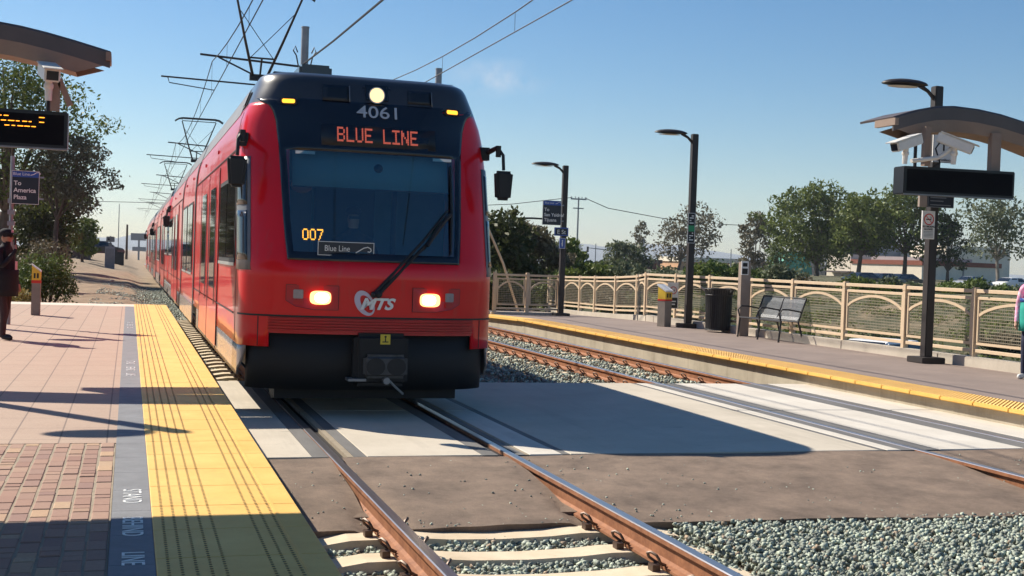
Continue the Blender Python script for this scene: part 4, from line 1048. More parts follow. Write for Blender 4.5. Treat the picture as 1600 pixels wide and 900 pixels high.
for z0, a, b_ in ((.08, -.05, .05), (.13, -.05, -.02), (.18, -.05, .05), (.24, .02, .05), (.48, -.05, .05), (.54, -.05, -.01), (.60, -.05, .05), (.65, .0, .05)): m.bx(a, b_, -.008, 0, z0-.012, z0+.012)
m.build('lettering', WHT, t)
def nosmoke(t, cx, cz, r_, y=-.006):
    m = MB(); n = 24
    for k in range(n):
        a0, a1 = 2*PI*k/n, 2*PI*(k+1)/n
        m.add([(cx+q*math.cos(a), y, cz+q*math.sin(a)) for a, q in ((a0, r_), (a1, r_), (a1, r_*.82), (a0, r_*.82))], [(0, 1, 2, 3)])
    m.beam((cx-r_*.6, y, cz+r_*.6), (cx+r_*.6, y, cz-r_*.6), r_*.18, .003)
    m.build('prohibition_ring', SRED, t)
    m = MB(); m.bx(cx-r_*.55, cx+r_*.45, y+.001, y+.003, cz-r_*.1, cz+r_*.08); m.tube([(cx+r_*.4, y+.002, cz+r_*.12), (cx+r_*.45, y+.002, cz+r_*.3), (cx+r_*.3, y+.002, cz+r_*.45)], .004, 5); m.build('cigarette', RUB, t)
t, w, h_ = sign('no_smoking_sign', 'white no smoking sign with red ring on the nearest lamp post', 9.98, 10.22, 17.56, 2.24, 2.70, WHT)
nosmoke(t, 0, h_*.70, .095)
text_mesh('sign_text', 'NO SMOKING', .042, RUB, t, (0, -.006, h_*.44), RX, UZ, bold=.001, sx=.85); text_mesh('sign_text', 'ALLOWED', .042, RUB, t, (0, -.006, h_*.345), RX, UZ, bold=.001, sx=.85)
m = MB()
for k in range(5): m.bx(-w*.75, w*.75, -.004, 0, .03+k*.022, .038+k*.022)
m.build('small_print', GREYM, t)
t, w, h_ = sign('information_sign', 'small dark navy notice just under the black display, beside the lamp post', 10.02, 10.52, 17.50, 2.76, 2.99, SGN, border=GREYM, bz=.01)
m = MB()
for z0, a, b_ in ((.16, -.20, .10), (.105, -.20, .05), (.04, -.20, .19)): m.bx(a, b_, -.006, 0, z0-.008, z0+.008)
m.build('lettering', GREYM, t); m = MB(); m.bx(-.40, -.26, .0, .05, 0, .22); m.build('side_plate', CREAM, t)
t, w, h_ = sign('camera_notice', 'grey white notice with a black camera picture behind the camera pole', 10.12, 10.55, 17.55, 3.50, 4.12, CAMW, border=SGN, bz=.008)
text_mesh('sign_text', 'Monitored by', .07, RUB, t, (0, -.006, .50), RX, UZ); text_mesh('sign_text', 'Surveillance', .06, RUB, t, (0, -.006, .045), RX, UZ)
m = MB(); m.box((0, -.004, .34), (.22, .004, .09), Matrix.Rotation(R(12), 3, 'Y')); m.bx(-.03, .0, -.006, -.002, .20, .30); m.tube([(-.02, -.004, .20), (.04, -.004, .15), (.09, -.004, .18), (.10, -.004, .26)], .008, 6); m.build('camera_picture', RUB, t)

# ------------------------------------------------------------------ canopies, LED boards, cameras
def canopy(label, x_tip, sgn, y, z_tip, L=9.0, ylen=.85, post_x=None, rise=.34, pk=2.2):
    """thin curved roof beam seen end on; tip at x_tip, body runs towards sgn; roof sheet runs towards the camera"""
    t = thing('platform_shelter', label, 'shelter', (x_tip, y, .2))
    n = 18; z0 = z_tip-.2
    def arc(u): return rise*math.sin(u/pk*PI/2) if u < pk else rise-.10*(u-pk)**2
    us = [0, .15, .4, .7, 1.0, 1.4, 1.8, 2.2, 2.6, 3.0, 3.4, 3.9, 4.4, 5]
    m = MB(); m.grid(lambda u, v: (sgn*u, v[0], z0+arc(u)+v[1]), us, [(0, -.17), (0, 0), (.02, .03), (ylen, .03)]); m.build('roof_sheet', CANOP, t, solid=.03)
    m = MB(); m.grid(lambda u, v: (sgn*(u+.02+v[2]), v[0], z0+arc(u+v[2])+v[1]), us, [(.01, -.16, .05), (.03, -.33, .36), (.45, -.33, .36), (.45, -.16, .05)]); m.build('curved_beam', CANU, t, solid=.01)
    m = MB(); m.box((sgn*.02, .2, z0-.04), (.06, .5, .10)); m.build('gutter_end', CANU, t)
    for px in (post_x or []):
        m = MB(); m.bx(px-.09, px+.09, .5, .68, 0, z0+.3); m.build('column', CREAM, t)
    return t
canopy('brown curved shelter roof above the left display board', -2.67, -1, 15.55, 3.92, post_x=[-4.4], rise=.27, pk=1.7)
canopy('brown curved shelter roof above the right display board', 7.78, 1, 15.2, 3.82, post_x=[4.6], rise=.22, pk=1.0)
t = thing('platform_shelter', 'shelter roof overhead at the left, casting the big shadow over the brick paving', 'shelter', (-9, 9.75, .2))
m = MB(); m.bx(0, 5.25, -9, -.02, 3.08, 3.2); m.build('roof_sheet', CANOP, t); m = MB(); m.bx(2.4, 2.6, -3, -2.8, 0, 3.08); m.build('column', CREAM, t)

def led(name_label, x0, x1, y, z0, z1, d=.28, rz=0):
    t = thing('display_board', name_label, 'display board', ((x0+x1)/2, y, z0), rz)
    w = (x1-x0)/2; h_ = z1-z0
    m = MB(); m.bx(-w, w, 0, d, 0, h_); m.build('case', LEDB, t, bevel=.012)
    m = MB(); m.bx(-w+.04, w-.04, -.004, 0, .04, h_-.04); m.build('screen', LEDS, t)
    m = MB(); m.bx(-w, w, -.004, .002, -.012, .006); m.build('lower_trim', GREYM, t)
    m = MB()
    for s in (-1, 1): m.tube([(s*w*.72, d/2, h_), (s*w*.72, d/2, h_+.42)], .025, 8)
    m.build('hanger', STEELD, t)
    return t, w, h_
t, w, h_ = led('black display board with amber dashes hanging over the left platform', -4.75, -3.12, 15.5, 2.76, 3.19)
m = MB()
rr = random.Random(3)
for row, (z, ln) in enumerate(((.350, .68), (.295, .66), (.240, .60))):
    x = -w+.06
    while x < w-.30-.0*row:
        L = rr.uniform(.03, .07)
        if rr.random() < .78: m.bx(x, x+L, -.008, -.004, z-.0045, z+.0045)
        x += L+rr.uniform(.008, .03) + (.06 if rr.random() < .18 else 0)
m.build('amber_text', EAMB, t)
t, w, h_ = led('blank black display board hanging under the right shelter roof', 7.96, 9.72, 15.1, 2.78, 3.17, .30, R(-4))
m = MB(); m.bx(.55, .70, .10, .2, h_, h_+.55); m.build('bracket_post', CANU, t)

def cctv(label, loc, aim, tilt_, s=1.0, post=None):
    t = thing('security_camera', label, 'camera', loc, 0, 'security cameras on the shelters')
    Rm = Matrix.Rotation(aim, 3, 'Z') @ Matrix.Rotation(tilt_, 3, 'X')
    def T(m): m.v = [tuple(Rm @ Vector(p)) for p in m.v]; return m
    m = MB(); m.bx(-.07*s, .07*s, -.22*s, .22*s, -.065*s, .055*s); T(m).build('housing', CAMW, t, bevel=.014)
    m = MB(); m.bx(-.085*s, .085*s, -.27*s, .2*s, .057*s, .068*s); T(m).build('sun_shield', CAMW, t, bevel=.004)
    m = MB(); m.bx(-.052*s, .052*s, -.223*s, -.22*s, -.048*s, .035*s); T(m).build('window', DISP, t)
    m = MB(); m.tube([(0, 0, -.06*s), (0, .02, -.15*s), (.0, .03, -.26*s)], [.03*s, .035*s, .03*s], 8); m.sphere((0, .02, -.13*s), .045*s, 10); m.build('mount', CAMW, t, smooth=True)
    return t
cctv('white camera on the left shelter pointing at the viewer', (-3.33, 15.3, 3.62), R(12), R(14), 1.25)
cctv('left camera of the right shelter pair, aimed left along the track', (7.80, 14.9, 3.46), R(-78), R(18), 1.12)
cctv('right camera of the right shelter pair, aimed down to the right', (8.55, 14.85, 3.50), R(50), R(22), 1.15)
t = thing('camera_pole', 'short tan post between the two right cameras', 'post', (8.22, 15.05, 3.17))
m = MB(); m.bx(-.045, .045, -.045, .045, 0, .55); m.build('post', CANU, t); m = MB(); m.tube([(-.30, -.1, .05), (-.1, -.08, .08), (.14, -.08, .12), (.33, -.15, .26)], .03, 8); m.build('arm', CAMW, t, smooth=True)
m = MB(); m.tube([(.1, -.05, .0), (.2, -.05, .05), (.12, -.05, .25), (.22, -.02, .36)], .012, 6); m.build('cable', RUB, t)
t = thing('camera_pole', 'pinkish post holding the left shelter camera', 'post', (-3.26, 15.42, 3.19))
m = MB(); m.bx(-.05, .05, -.04, .04, 0, .36); m.box((.10, 0, .22), (.07, .08, .32), Matrix.Rotation(R(-24), 3, 'Y')); m.build('post', CANU, t)

# left sign pole
t = thing('sign_post', 'thin grey pole at the left picture edge holding the navy sign', 'post', (-4.42, 23.9, .2))
m = MB(); m.tube([(0, 0, 0), (0, 0, 3.0)], .035, 8); m.build('pole', GALV, t)
for z in (1.8, 2.0, 2.2): 
    m = MB(); m.box((-.0, 0, z), (.12, .12, .08)); m.build('clamp', GALV, t)
dest_sign('navy sign at the left edge reading To America Plaza', -4.42, -3.96, 23.8, 2.35, 2.94, ['To', 'America', 'Plaza'])
# lamps outside the frame at the left, whose shadows fall over the platform
def plat_lamp(x, y, label):
    lt = lamp_post(x, y, .2, 4.7, label); lt['group'] = 'lamp posts on the near platform'; return lt
plat_lamp(-5.35, 14.25, 'black lamp post left of the view whose round shadow falls on the near paving')
plat_lamp(-5.9, 24.4, 'black lamp post beside the waiting man, casting a thin long shadow')

# bollards
def bollard(x, y, z, h_, w, label, red=True):
    t = thing('help_bollard', label, 'bollard', (x, y, z), 0, 'slant topped platform bollards')
    m = MB(); m.bx(-w/2, w/2, -.10, .10, 0, h_*.72); m.build('column', GREYB, t, bevel=.006)
    m = MB(); m.bx(-w/2-.004, w/2+.004, -.104, .104, h_*.64, h_*.70); m.build('red_band', SRED, t)
    m = MB(); m.prism([(-w/2, h_*.70), (w/2, h_*.70), (w/2, h_*.86 if red else h_*.88), (-w/2, h_)], (0, -.11, 0), RX, UZ, (0, 1, 0), .22); m.build('yellow_head', SYEL, t)
    m = MB(); m.bx(-w*.28, -w*.08, -.114, -.11, h_*.74, h_*.84); m.bx(w*.08, w*.28, -.114, -.11, h_*.74, h_*.84); m.build('pictogram', RUB, t)
    m = MB(); m.prism([(-w/2-.01, h_), (w/2+.01, h_*.86), (w/2+.01, h_*.89), (-w/2-.01, h_*1.03)], (0, -.12, 0), RX, UZ, (0, 1, 0), .24); m.build('slanted_lid', WHT, t, bevel=.004)
    return t
bollard(-4.19, 27.25, .2, 1.02, .17, 'slim bollard with red and yellow bands standing on the near platform')
def bollard_r(): 
    t = thing('ticket_validator', 'yellow headed bollard with a white slanted lid on the far platform', 'bollard', (9.95, 27.6, .2), R(25))
    w = .24
    m = MB(); m.bx(-w/2, w/2, -.12, .12, 0, .62); m.build('column', GREYB, t, bevel=.006)
    m = MB(); m.bx(-w/2-.004, w/2+.004, -.124, .124, .62, .66); m.build('red_band', SRED, t)
    m = MB(); m.prism([(-.12, .66), (.12, .66), (.12, .96), (-.12, .84)], (-w/2, 0, 0), (0, 1, 0), UZ, RX, w); m.build('yellow_head', SYEL, t)
    m = MB(); m.prism([(-.15, .83), (.15, .98), (.15, 1.02), (-.15, .87)], (-w/2-.02, 0, 0), (0, 1, 0), UZ, RX, w+.04); m.build('slanted_lid', WHT, t, bevel=.004)
    m = MB(); m.bx(-.07, -.02, -.125, -.12, .70, .80); m.bx(.02, .07, -.125, -.12, .70, .80); m.build('pictogram', RUB, t)
bollard_r()
t, w, h_ = sign('fence_notice', 'tall black and white notice with a red ring on the fence behind the bollard', 10.25, 10.52, 28.1, .62, 1.26, LEDB, border=WHT, bz=.012)
m = MB(); m.bx(-w+.012, w-.012, -.004, 0, h_*.42, h_-.012); m.build('white_field', WHT, t); nosmoke(t, 0, h_*.7, .095, -.01)
m = MB(); m.bx(-.08, .08, -.005, 0, .16, .19); m.bx(-.08, .06, -.005, 0, .09, .12); m.build('lettering', WHT, t)

# litter bin
t = thing('litter_bin', 'round black slatted litter bin in front of the fence', 'litter bin', (10.38, 25.6, .2))
m = MB(); m.tube([(0, 0, .06), (0, 0, .98)], .25, 24); m.build('liner', RUB, t, smooth=True)
m = MB(); n = 36
for k in range(n):
    a = 2*PI*k/n; c, s = math.cos(a), math.sin(a)
    m.add([(c*r_-s*d, s*r_+c*d, z) for r_, z in ((.272, .04), (.29, .85), (.33, .98)) for d in (-.013, .013)], [(0, 1, 3, 2), (2, 3, 5, 4)])
m.build('slats', STEELD, t, solid=.012)
for r_, z in ((.285, .06), (.30, .84), (.335, .98)):
    m = MB(); m.tube([(r_*math.cos(2*PI*k/32), r_*math.sin(2*PI*k/32), z) for k in range(33)], .014, 6); m.build('hoop', STEELD, t)

# bench (faces the track, runs along y)
t = thing('bench', 'grey slatted metal bench in front of the fence', 'bench', (10.33, 23.15, .2))
L = 1.75
def bprof(u):
    P = [(-.24, .44), (-.20, .455), (-.05, .43), (.10, .42), (.18, .46), (.24, .60), (.29, .78), (.33, .88)]
    i = u*(len(P)-1); a = min(int(i), len(P)-2); f = i-a
    return (P[a][0]*(1-f)+P[a+1][0]*f, P[a][1]*(1-f)+P[a+1][1]*f)
m = MB(); k = -L/2+.03
while k < L/2-.02:
    m.grid(lambda u, v: (bprof(u)[0], k+v, bprof(u)[1]), [0, .3, .45], [0, .022]); k += .042
m.build('seat', GREYM, t, solid=.006)
m = MB(); k = -L/2+.03
while k < L/2-.02:
    m.grid(lambda u, v: (bprof(u)[0], k+v, bprof(u)[1]), [.52, .62, .75, .88, 1], [0, .022]); k += .042
m.build('backrest', GREYM, t, solid=.006)
for yy in (-L/2, 0, L/2):
    m = MB(); m.tube([(-.26, yy, 0), (-.22, yy, .43)], .02, 8); m.build('leg', STEELD, t)
    m = MB(); m.tube([(.30, yy, 0), (.17, yy, .42), (.30, yy, .80), (.34, yy, .90)], .02, 8); m.build('leg', STEELD, t)
    m = MB(); m.tube([(-.23, yy, .44), (-.27, yy, .58), (-.20, yy, .66), (-.05, yy, .66), (.22, yy, .62)], .017, 8); m.build('armrest', STEELD, t, smooth=True)
m = MB(); m.tube([(-.22, -L/2, .42), (-.22, L/2, .42)], .018, 8); m.tube([(.17, -L/2, .42), (.17, L/2, .42)], .018, 8); m.tube([(.335, -L/2, .89), (.335, L/2, .89)], .018, 8); m.build('frame_tube', STEELD, t)

# plain post with small notice between bin and bench
t = thing('square_post', 'tall tan square post with a small black and white notice near its top', 'post', (10.32, 24.3, .2))
m = MB(); m.bx(-.11, .11, -.08, .08, 0, 1.60); m.build('post', CREAM, t, bevel=.01)
m = MB(); m.bx(-.13, .04, -.10, -.085, 1.32, 1.62); nb = m.build('notice_plate', WHT, t); m = MB(); m.bx(-.11, .02, -.104, -.10, 1.34, 1.46); m.bx(-.10, .01, -.104, -.10, 1.50, 1.58); m.build('notice_print', RUB, nb)

# leaning pale pole behind the short fence
m = MB(); m.tube([(7.50, 34.8, 2.62), (8.0, 34.8, 1.6), (8.55, 34.8, .1)], .035, 8)
tag(m.build('leaning_pole', BEIGE), 'thin pale pole leaning behind the short shaded fence', 'pole')

# ------------------------------------------------------------------ people
def body_from(joints, bones, zones, mats, name, parent, sub=2):
    me = bpy.data.meshes.new('sk'); idx = {k: i for i, k in enumerate(joints)}
    me.from_pydata([j[0] for j in joints.values()], [(idx[a], idx[b_]) for a, b_, _ in bones], [])
    o = bpy.data.objects.new('sk', me); S.collection.objects.link(o)
    sk = o.modifiers.new('s', 'SKIN'); sk.use_smooth_shade = True
    for k, i in idx.items():
        r_ = joints[k][1]; d = me.skin_vertices[0].data[i]; d.radius = r_ if isinstance(r_, tuple) else (r_, r_)
        d.use_root = (k == 'pelvis')
    ss_ = o.modifiers.new('u', 'SUBSURF'); ss_.levels = sub; ss_.render_levels = sub
    bpy.context.view_layer.update()
    m2 = bpy.data.meshes.new_from_object(o.evaluated_get(bpy.context.evaluated_depsgraph_get()))
    bpy.data.objects.remove(o)
    m2.materials.clear()
    for x in mats: m2.materials.append(x)
    J = {k: Vector(v[0]) for k, v in joints.items()}
    for p in m2.polygons:
        c = p.center; best = 9; zi = 0
        for a, b_, z in bones:
            A, B = J[a], J[b_]; d = B-A; t_ = max(0, min(1, (c-A).dot(d)/max(d.length_squared, 1e-9))); q = (c-A-d*t_).length
            ra = joints[a][1]; ra = max(ra) if isinstance(ra, tuple) else ra
            q -= ra*.5
            if q < best: best = q; zi = z
        p.material_index = zi; p.use_smooth = True
    ob = bpy.data.objects.new(name, m2); lnk(ob, parent); return ob
def person(label, loc, rz, mats, arms='phone', hair=None, belly=0, head_z=0, scale=1):
    """faces -Y locally; zones: 0 skin 1 top 2 trousers 3 shoes 4 lower top"""
    t = thing('person', label, 'person', loc, rz); t.scale = (scale,)*3
    J = {'pelvis': ((0, 0, .95), (.15, .11)), 'waist': ((0, -.01-belly*.3, 1.08), (.15+belly, .115+belly)), 'chest': ((0, -.01, 1.30), (.175, .125)), 'neckb': ((0, .0, 1.46), (.07, .07)), 'neck': ((0, -.01, 1.53), (.052, .055)), 'head': ((0, -.02, 1.62), (.078, .092)), 'crown': ((0, -.01, 1.71), (.072, .085))}
    B = [('pelvis', 'waist', 4), ('waist', 'chest', 1), ('chest', 'neckb', 1), ('neckb', 'neck', 0), ('neck', 'head', 0), ('head', 'crown', 0)]
    for s, n in ((-1, 'l'), (1, 'r')):
        fy = -.10 if n == 'l' else .08
        J.update({n+'hip': ((s*.09, 0, .86), (.095, .10)), n+'knee': ((s*.10, fy*.5-.02, .48), (.065, .07)), n+'ank': ((s*.11, fy+.03, .10), (.045, .05)), n+'heel': ((s*.11, fy+.03, .045), (.045, .045)), n+'toe': ((s*.125, fy-.15, .035), (.042, .032))})
        B += [('pelvis', n+'hip', 2), (n+'hip', n+'knee', 2), (n+'knee', n+'ank', 2), (n+'ank', n+'heel', 3), (n+'heel', n+'toe', 3)]
        J[n+'sh'] = ((s*.19, 0, 1.42), (.062, .065)); B.append(('neckb', n+'sh', 1))
        if arms == 'phone' and n == 'l' or arms == 'both':
            J[n+'el'] = ((s*.27, -.12, 1.16), (.052, .052)); J[n+'wr'] = ((s*.12, -.26, 1.42), (.032, .032)); J[n+'hd'] = ((s*.075, -.20, 1.52), (.036, .026))
        else:
            J[n+'el'] = ((s*.27, .03, 1.14), (.050, .050)); J[n+'wr'] = ((s*.25, -.08, .90), (.032, .032)); J[n+'hd'] = ((s*.24, -.11, .81), (.034, .026))
        B += [(n+'sh', n+'el', 1), (n+'el', n+'wr', 1), (n+'wr', n+'hd', 0)]
        hv = Vector(J[n+'hd'][0]); dv = (hv-Vector(J[n+'wr'][0])).normalized()
        side = dv.cross(Vector((s, 0, 0))).normalized()
        for k in range(4):
            a = hv+side*(k-1.5)*.019; b_ = a+dv*(.055, .062, .060, .048)[k]+Vector((-s*.012, 0, 0)); 
            J[f'{n}f{k}'] = (tuple(b_), (.0095, .0095)); B.append((n+'hd', f'{n}f{k}', 0))
        J[n+'th'] = (tuple(hv+side*-.045+dv*.01), (.011, .011)); B.append((n+'hd', n+'th', 0))
    bo = body_from(J, B, None, mats, 'body', t)
    # face
    m = MB(); m.prism([(-.013, 0), (.013, 0), (0, .045)], (0, -.112, 1.605), RX, UZ, (0, -1, 0), .022); m.build('nose', mats[0], bo, smooth=True)
    m = MB(); m.sphere((-.03, -.104, 1.648), .011, 8); m.sphere((.03, -.104, 1.648), .011, 8); m.build('eyes', RUB, bo)
    m = MB(); m.bx(-.024, .024, -.112, -.10, 1.575, 1.583); m.build('mouth', SRED, bo)
    m = MB(); m.sphere((-.083, .0, 1.635), .026, 8, (.35, .7, 1)); m.sphere((.083, .0, 1.635), .026, 8, (.35, .7, 1)); m.build('ears', mats[0], bo)
    return t
man = person('man in black cap, black jacket and dark trousers raising a hand to his face', (-4.17, 20.1, .2), R(62), [SKIN, CLOTHB, TROUS, RUB, CLOTHB], 'phone', belly=.05, scale=.935)
m = MB(); m.sphere((0, -.01, 1.70), .105, 16, (.95, 1.08, .8)); m.v = [p for p in m.v]
m.prism([(-.075, 0), (.075, 0), (.06, .09), (0, .115), (-.06, .09)], (0, -.09, 1.695), RX, (0, -1, -.12), UZ, .012)
cpp = m.build('cap', CLOTHB, man, smooth=True); m = MB(); m.bx(-.03, .03, -.125, -.121, 1.715, 1.75); m.build('cap_badge', LILAC, cpp)
m = MB(); m.grid(lambda a, z: ((.22-.02*(1-z))*math.cos(a), (.19)*math.sin(a)-.02, .70+.42*z), [2*PI*k/20 for k in range(21)], [0, .3, .7, 1]); m.build('jacket_hem', CLOTHB, man, smooth=True, solid=.01)
m = MB(); m.bx(-.02, .04, -.20, -.195, 1.10, 1.26); m.build('badge', LILAC, man)
m = MB(); m.bx(-.10, -.06, -.235, -.215, 1.52, 1.63); m.build('phone', RUB, man)
m = MB(); m.bx(-.05, .05, -.118, -.108, 1.635, 1.662); m.build('sunglasses', RUB, man)
wom = person('woman in pink and teal jacket with long dark hair at the right picture edge', (10.13, 15.0, .2), R(-60), [SKIN, PINK, NAVY, WHT, TEAL], 'none', belly=.02, scale=.93)
m = MB(); m.sphere((0, .015, 1.70), .108, 16, (1, 1.05, .9)); m.grid(lambda a, z: ((.105+.02*(1-z))*math.cos(a), .04+(.10)*math.sin(a), 1.30+.42*z), [PI*.0+PI*k/14 for k in range(15)], [0, .2, .5, .8, 1]); m.build('hair', HAIRM, wom, smooth=True, solid=.02)
m = MB(); m.grid(lambda a, z: ((.235-.015*z)*math.cos(a), (.18)*math.sin(a), .74+.47*z), [2*PI*k/20 for k in range(21)], [0, .3, .7, 1]); m.build('jacket_hem', TEAL, wom, smooth=True, solid=.01)
m = MB(); m.grid(lambda a, z: ((.232)*math.cos(a), (.178)*math.sin(a), 1.19+.06*z), [2*PI*k/20 for k in range(21)], [0, 1]); m.build('blue_band', SBLUE, wom, smooth=True, solid=.01)
for s in (-1, 1):
    m = MB(); m.tube([(s*.185, .0, .80), (s*.17, -.01, .48), (s*.158, .0, .12)], .008, 6); m.build('trouser_stripe', WHT, wom)
# tram driver (seated behind the windshield)
drv = thing('person', 'tram driver in dark clothes and sunglasses seated behind the windshield', 'person', (-.06, 13.62, 1.0))
J = {'pelvis': ((0, 0, .30), (.16, .12)), 'chest': ((0, -.02, .68), (.18, .12)), 'neckb': ((0, -.02, .84), (.07, .07)), 'neck': ((0, -.03, .92), (.05, .05)), 'head': ((0, -.04, 1.02), (.075, .09)), 'crown': ((0, -.03, 1.11), (.07, .085))}
B = [('pelvis', 'chest', 1), ('chest', 'neckb', 1), ('neckb', 'neck', 0), ('neck', 'head', 0), ('head', 'crown', 0)]
for s, n in ((-1, 'l'), (1, 'r')):
    J[n+'sh'] = ((s*.19, -.02, .80), (.06, .06)); J[n+'el'] = ((s*.26, -.12, .56), (.05, .05)); J[n+'wr'] = ((s*.16, -.36, .62), (.03, .03)); J[n+'hd'] = ((s*.15, -.44, .62), (.034, .022)); J[n+'kn'] = ((s*.12, -.42, .30), (.08, .08))
    B += [('neckb', n+'sh', 1), (n+'sh', n+'el', 1), (n+'el', n+'wr', 1), (n+'wr', n+'hd', 0), ('pelvis', n+'kn', 1)]
    for k in range(4): J[f'{n}f{k}'] = ((s*(.12+.018*k), -.50, .60), (.009, .009)); B.append((n+'hd', f'{n}f{k}', 0))
body_from(J, B, None, [SKIN, CLOTHB], 'body', drv)
m = MB(); m.bx(-.06, .06, -.14, -.125, 1.035, 1.065); m.build('sunglasses', RUB, drv)
m = MB(); m.sphere((0, -.01, 1.12), .095, 12, (1, 1.05, .7)); m.build('hair', HAIRM, drv, smooth=True)

# ------------------------------------------------------------------ vegetation
def leaf_mesh(name, clumps, n, size, mt, parent, seed, flat=1.0):
    """clumps: (x,y,z,rx,ry,rz); leaves spread towards each clump's shell"""
    r = np.random.default_rng(seed)
    C = np.array(clumps, float); vol = (C[:, 3]*C[:, 4]*C[:, 5])**.72; k = r.choice(len(C), n, p=vol/vol.sum())
    d = r.normal(size=(n, 3)); d /= np.linalg.norm(d, axis=1)[:, None]
    rad = r.uniform(.35, 1.0, n)**.5*(1+.16*r.normal(size=n))
    P = C[k, :3]+d*rad[:, None]*C[k, 3:]
    a = r.normal(size=(n, 3)); a /= np.linalg.norm(a, axis=1)[:, None]
    b = r.normal(size=(n, 3)); b -= (b*a).sum(1)[:, None]*a; b /= np.linalg.norm(b, axis=1)[:, None]
    s = size*r.uniform(.5, 1.3, n)[:, None]
    V = np.stack([P-a*s, P+b*s*.45, P+a*s, P-b*s*.45], 1).reshape(-1, 3).astype('f4')
    me = bpy.data.meshes.new(name); me.vertices.add(4*n); me.vertices.foreach_set('co', V.ravel())
    me.loops.add(4*n); me.loops.foreach_set('vertex_index', np.arange(4*n, dtype='i4'))
    me.polygons.add(n); me.polygons.foreach_set('loop_start', (np.arange(n)*4).astype('i4')); me.update(); me.validate(); me.materials.append(mt)
    o = bpy.data.objects.new(name, me); lnk(o, parent); return o
def tree(label, x, y, zb, H, Wd, mt, bark, seed, n=2600, crown_lo=.35, lean_=(0, 0), leaf=.28, nclump=13, tr=.22, name='broadleaf_tree', cat='tree', group=None, shape=1.0, tall=None):
    r = random.Random(seed); t = thing(name, label, cat, (x, y, zb), 0, group)
    top = Vector((lean_[0], lean_[1], H)); clumps = []; m = MB()
    fork = Vector((lean_[0]*.3, lean_[1]*.3, H*crown_lo*.75))
    m.tube([(0, 0, -.3), fork*.5+Vector((r.uniform(-.1, .1), 0, 0)), fork], [tr*1.25, tr, tr*.8], 8)
    for i in range(nclump):
        u = (i+.5)/nclump; a = i*2.4+r.uniform(-.4, .4)
        z = H*(crown_lo+(1-crown_lo)*(u**.85))*.94
        prof = math.sin(PI*min(1, max(.12, (u*.80+.16))))**.6*shape
        rr_ = Wd/2*prof*r.uniform(.35, .82)
        c = Vector((lean_[0]*z/H+rr_*math.cos(a), lean_[1]*z/H+rr_*math.sin(a)*.8, z))
        s = Wd*r.uniform(.13, .22)
        clumps.append((c.x, c.y, c.z, s*1.15, s*1.1, s*r.uniform(.6, .85)))
        for _ in range(2):
            e = Vector((r.uniform(-1, 1), r.uniform(-1, 1), r.uniform(-.5, .6)))*s*1.2; s2 = s*r.uniform(.35, .6); clumps.append((c.x+e.x, c.y+e.y, c.z+e.z, s2, s2, s2*.7))
        mid = fork.lerp(c, .5)+Vector((r.uniform(-.1, .1)*Wd*.3, 0, H*.03))
        m.tube([fork, mid, c], [tr*.45, tr*.26, tr*.08], 6)
    m.build('trunk', bark, t, smooth=True)
    leaf_mesh('crown', clumps, n, leaf, mt, t, seed)
    return t
def bush(label, x, y, zb, w, h_, mt, seed, n=1500, leaf=.12, group=None, d=None, name='bush'):
    r = random.Random(seed); t = thing(name, label, 'bush', (x, y, zb), 0, group); cl = []; d = d or w*.8; m = MB()
    for i in range(12):
        a = r.uniform(0, 2*PI); q = r.uniform(0, .8)**.6
        c = (q*w/2*math.cos(a), q*d/2*math.sin(a), h_*r.uniform(.25, .75)*(1-.35*q)); s = h_*r.uniform(.2, .36)
        cl.append((*c, max(s, w*.14), max(s, w*.13), s)); m.tube([(c[0]*.3, c[1]*.3, -.15), c], [.03, .01], 5)
    m.build('stems', BARK, t); leaf_mesh('foliage', cl, n, leaf, mt, t, seed); return t
G = 'trees beyond the far platform'
tree('thin sparse tree, leftmost of the distant trees right of the tram', 77.7, 190, 0, 9.4, 3.8, L3, BARKP, 21, 900, .45, leaf=.22, nclump=9, tr=.16, group=G)
tree('sparse brown grey tree seen on both sides of the middle lamp post', 82.0, 185, 0, 11.0, 13.0, L3, BARK, 22, 3000, .35, (3, 0), leaf=.30, nclump=14, tr=.25, group=G)
tree('reddish brown airy tree left of the big round green tree', 85.6, 165, 0, 10.3, 7.6, L3, BARKP, 23, 2800, .12, leaf=.28, group=G)
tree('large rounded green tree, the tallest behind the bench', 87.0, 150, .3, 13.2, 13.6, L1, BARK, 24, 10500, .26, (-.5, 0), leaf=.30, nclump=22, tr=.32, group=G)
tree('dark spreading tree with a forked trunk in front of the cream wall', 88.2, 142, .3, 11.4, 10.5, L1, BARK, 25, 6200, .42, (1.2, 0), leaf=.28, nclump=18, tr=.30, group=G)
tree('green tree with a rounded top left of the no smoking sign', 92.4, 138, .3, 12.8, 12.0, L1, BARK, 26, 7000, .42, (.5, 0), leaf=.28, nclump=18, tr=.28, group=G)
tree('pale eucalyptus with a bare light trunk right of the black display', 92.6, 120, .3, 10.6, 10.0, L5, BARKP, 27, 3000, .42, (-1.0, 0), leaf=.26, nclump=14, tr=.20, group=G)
tree('small bright green tree low between the big trees', 85.6, 158, .3, 5.2, 4.2, L4, BARK, 28, 1500, .25, leaf=.22, group=G)
tree('dark tree behind the lamp post under the black display', 97.5, 136, .3, 9.0, 6.0, L2, BARK, 29, 2200, .3, leaf=.26, group=G)
tree('dense dark green tree right beside the tram mirror', 11.2, 46, -.2, 3.6, 3.4, L2, BARK, 31, 5200, .12, leaf=.13, nclump=20, tr=.10, group='trees at the far end of the platform')
tree('brown green tree behind the short shaded fence', 13.6, 50, 0, 3.1, 3.8, L3, BARK, 32, 5000, .15, leaf=.13, nclump=18, tr=.09, group='trees at the far end of the platform')
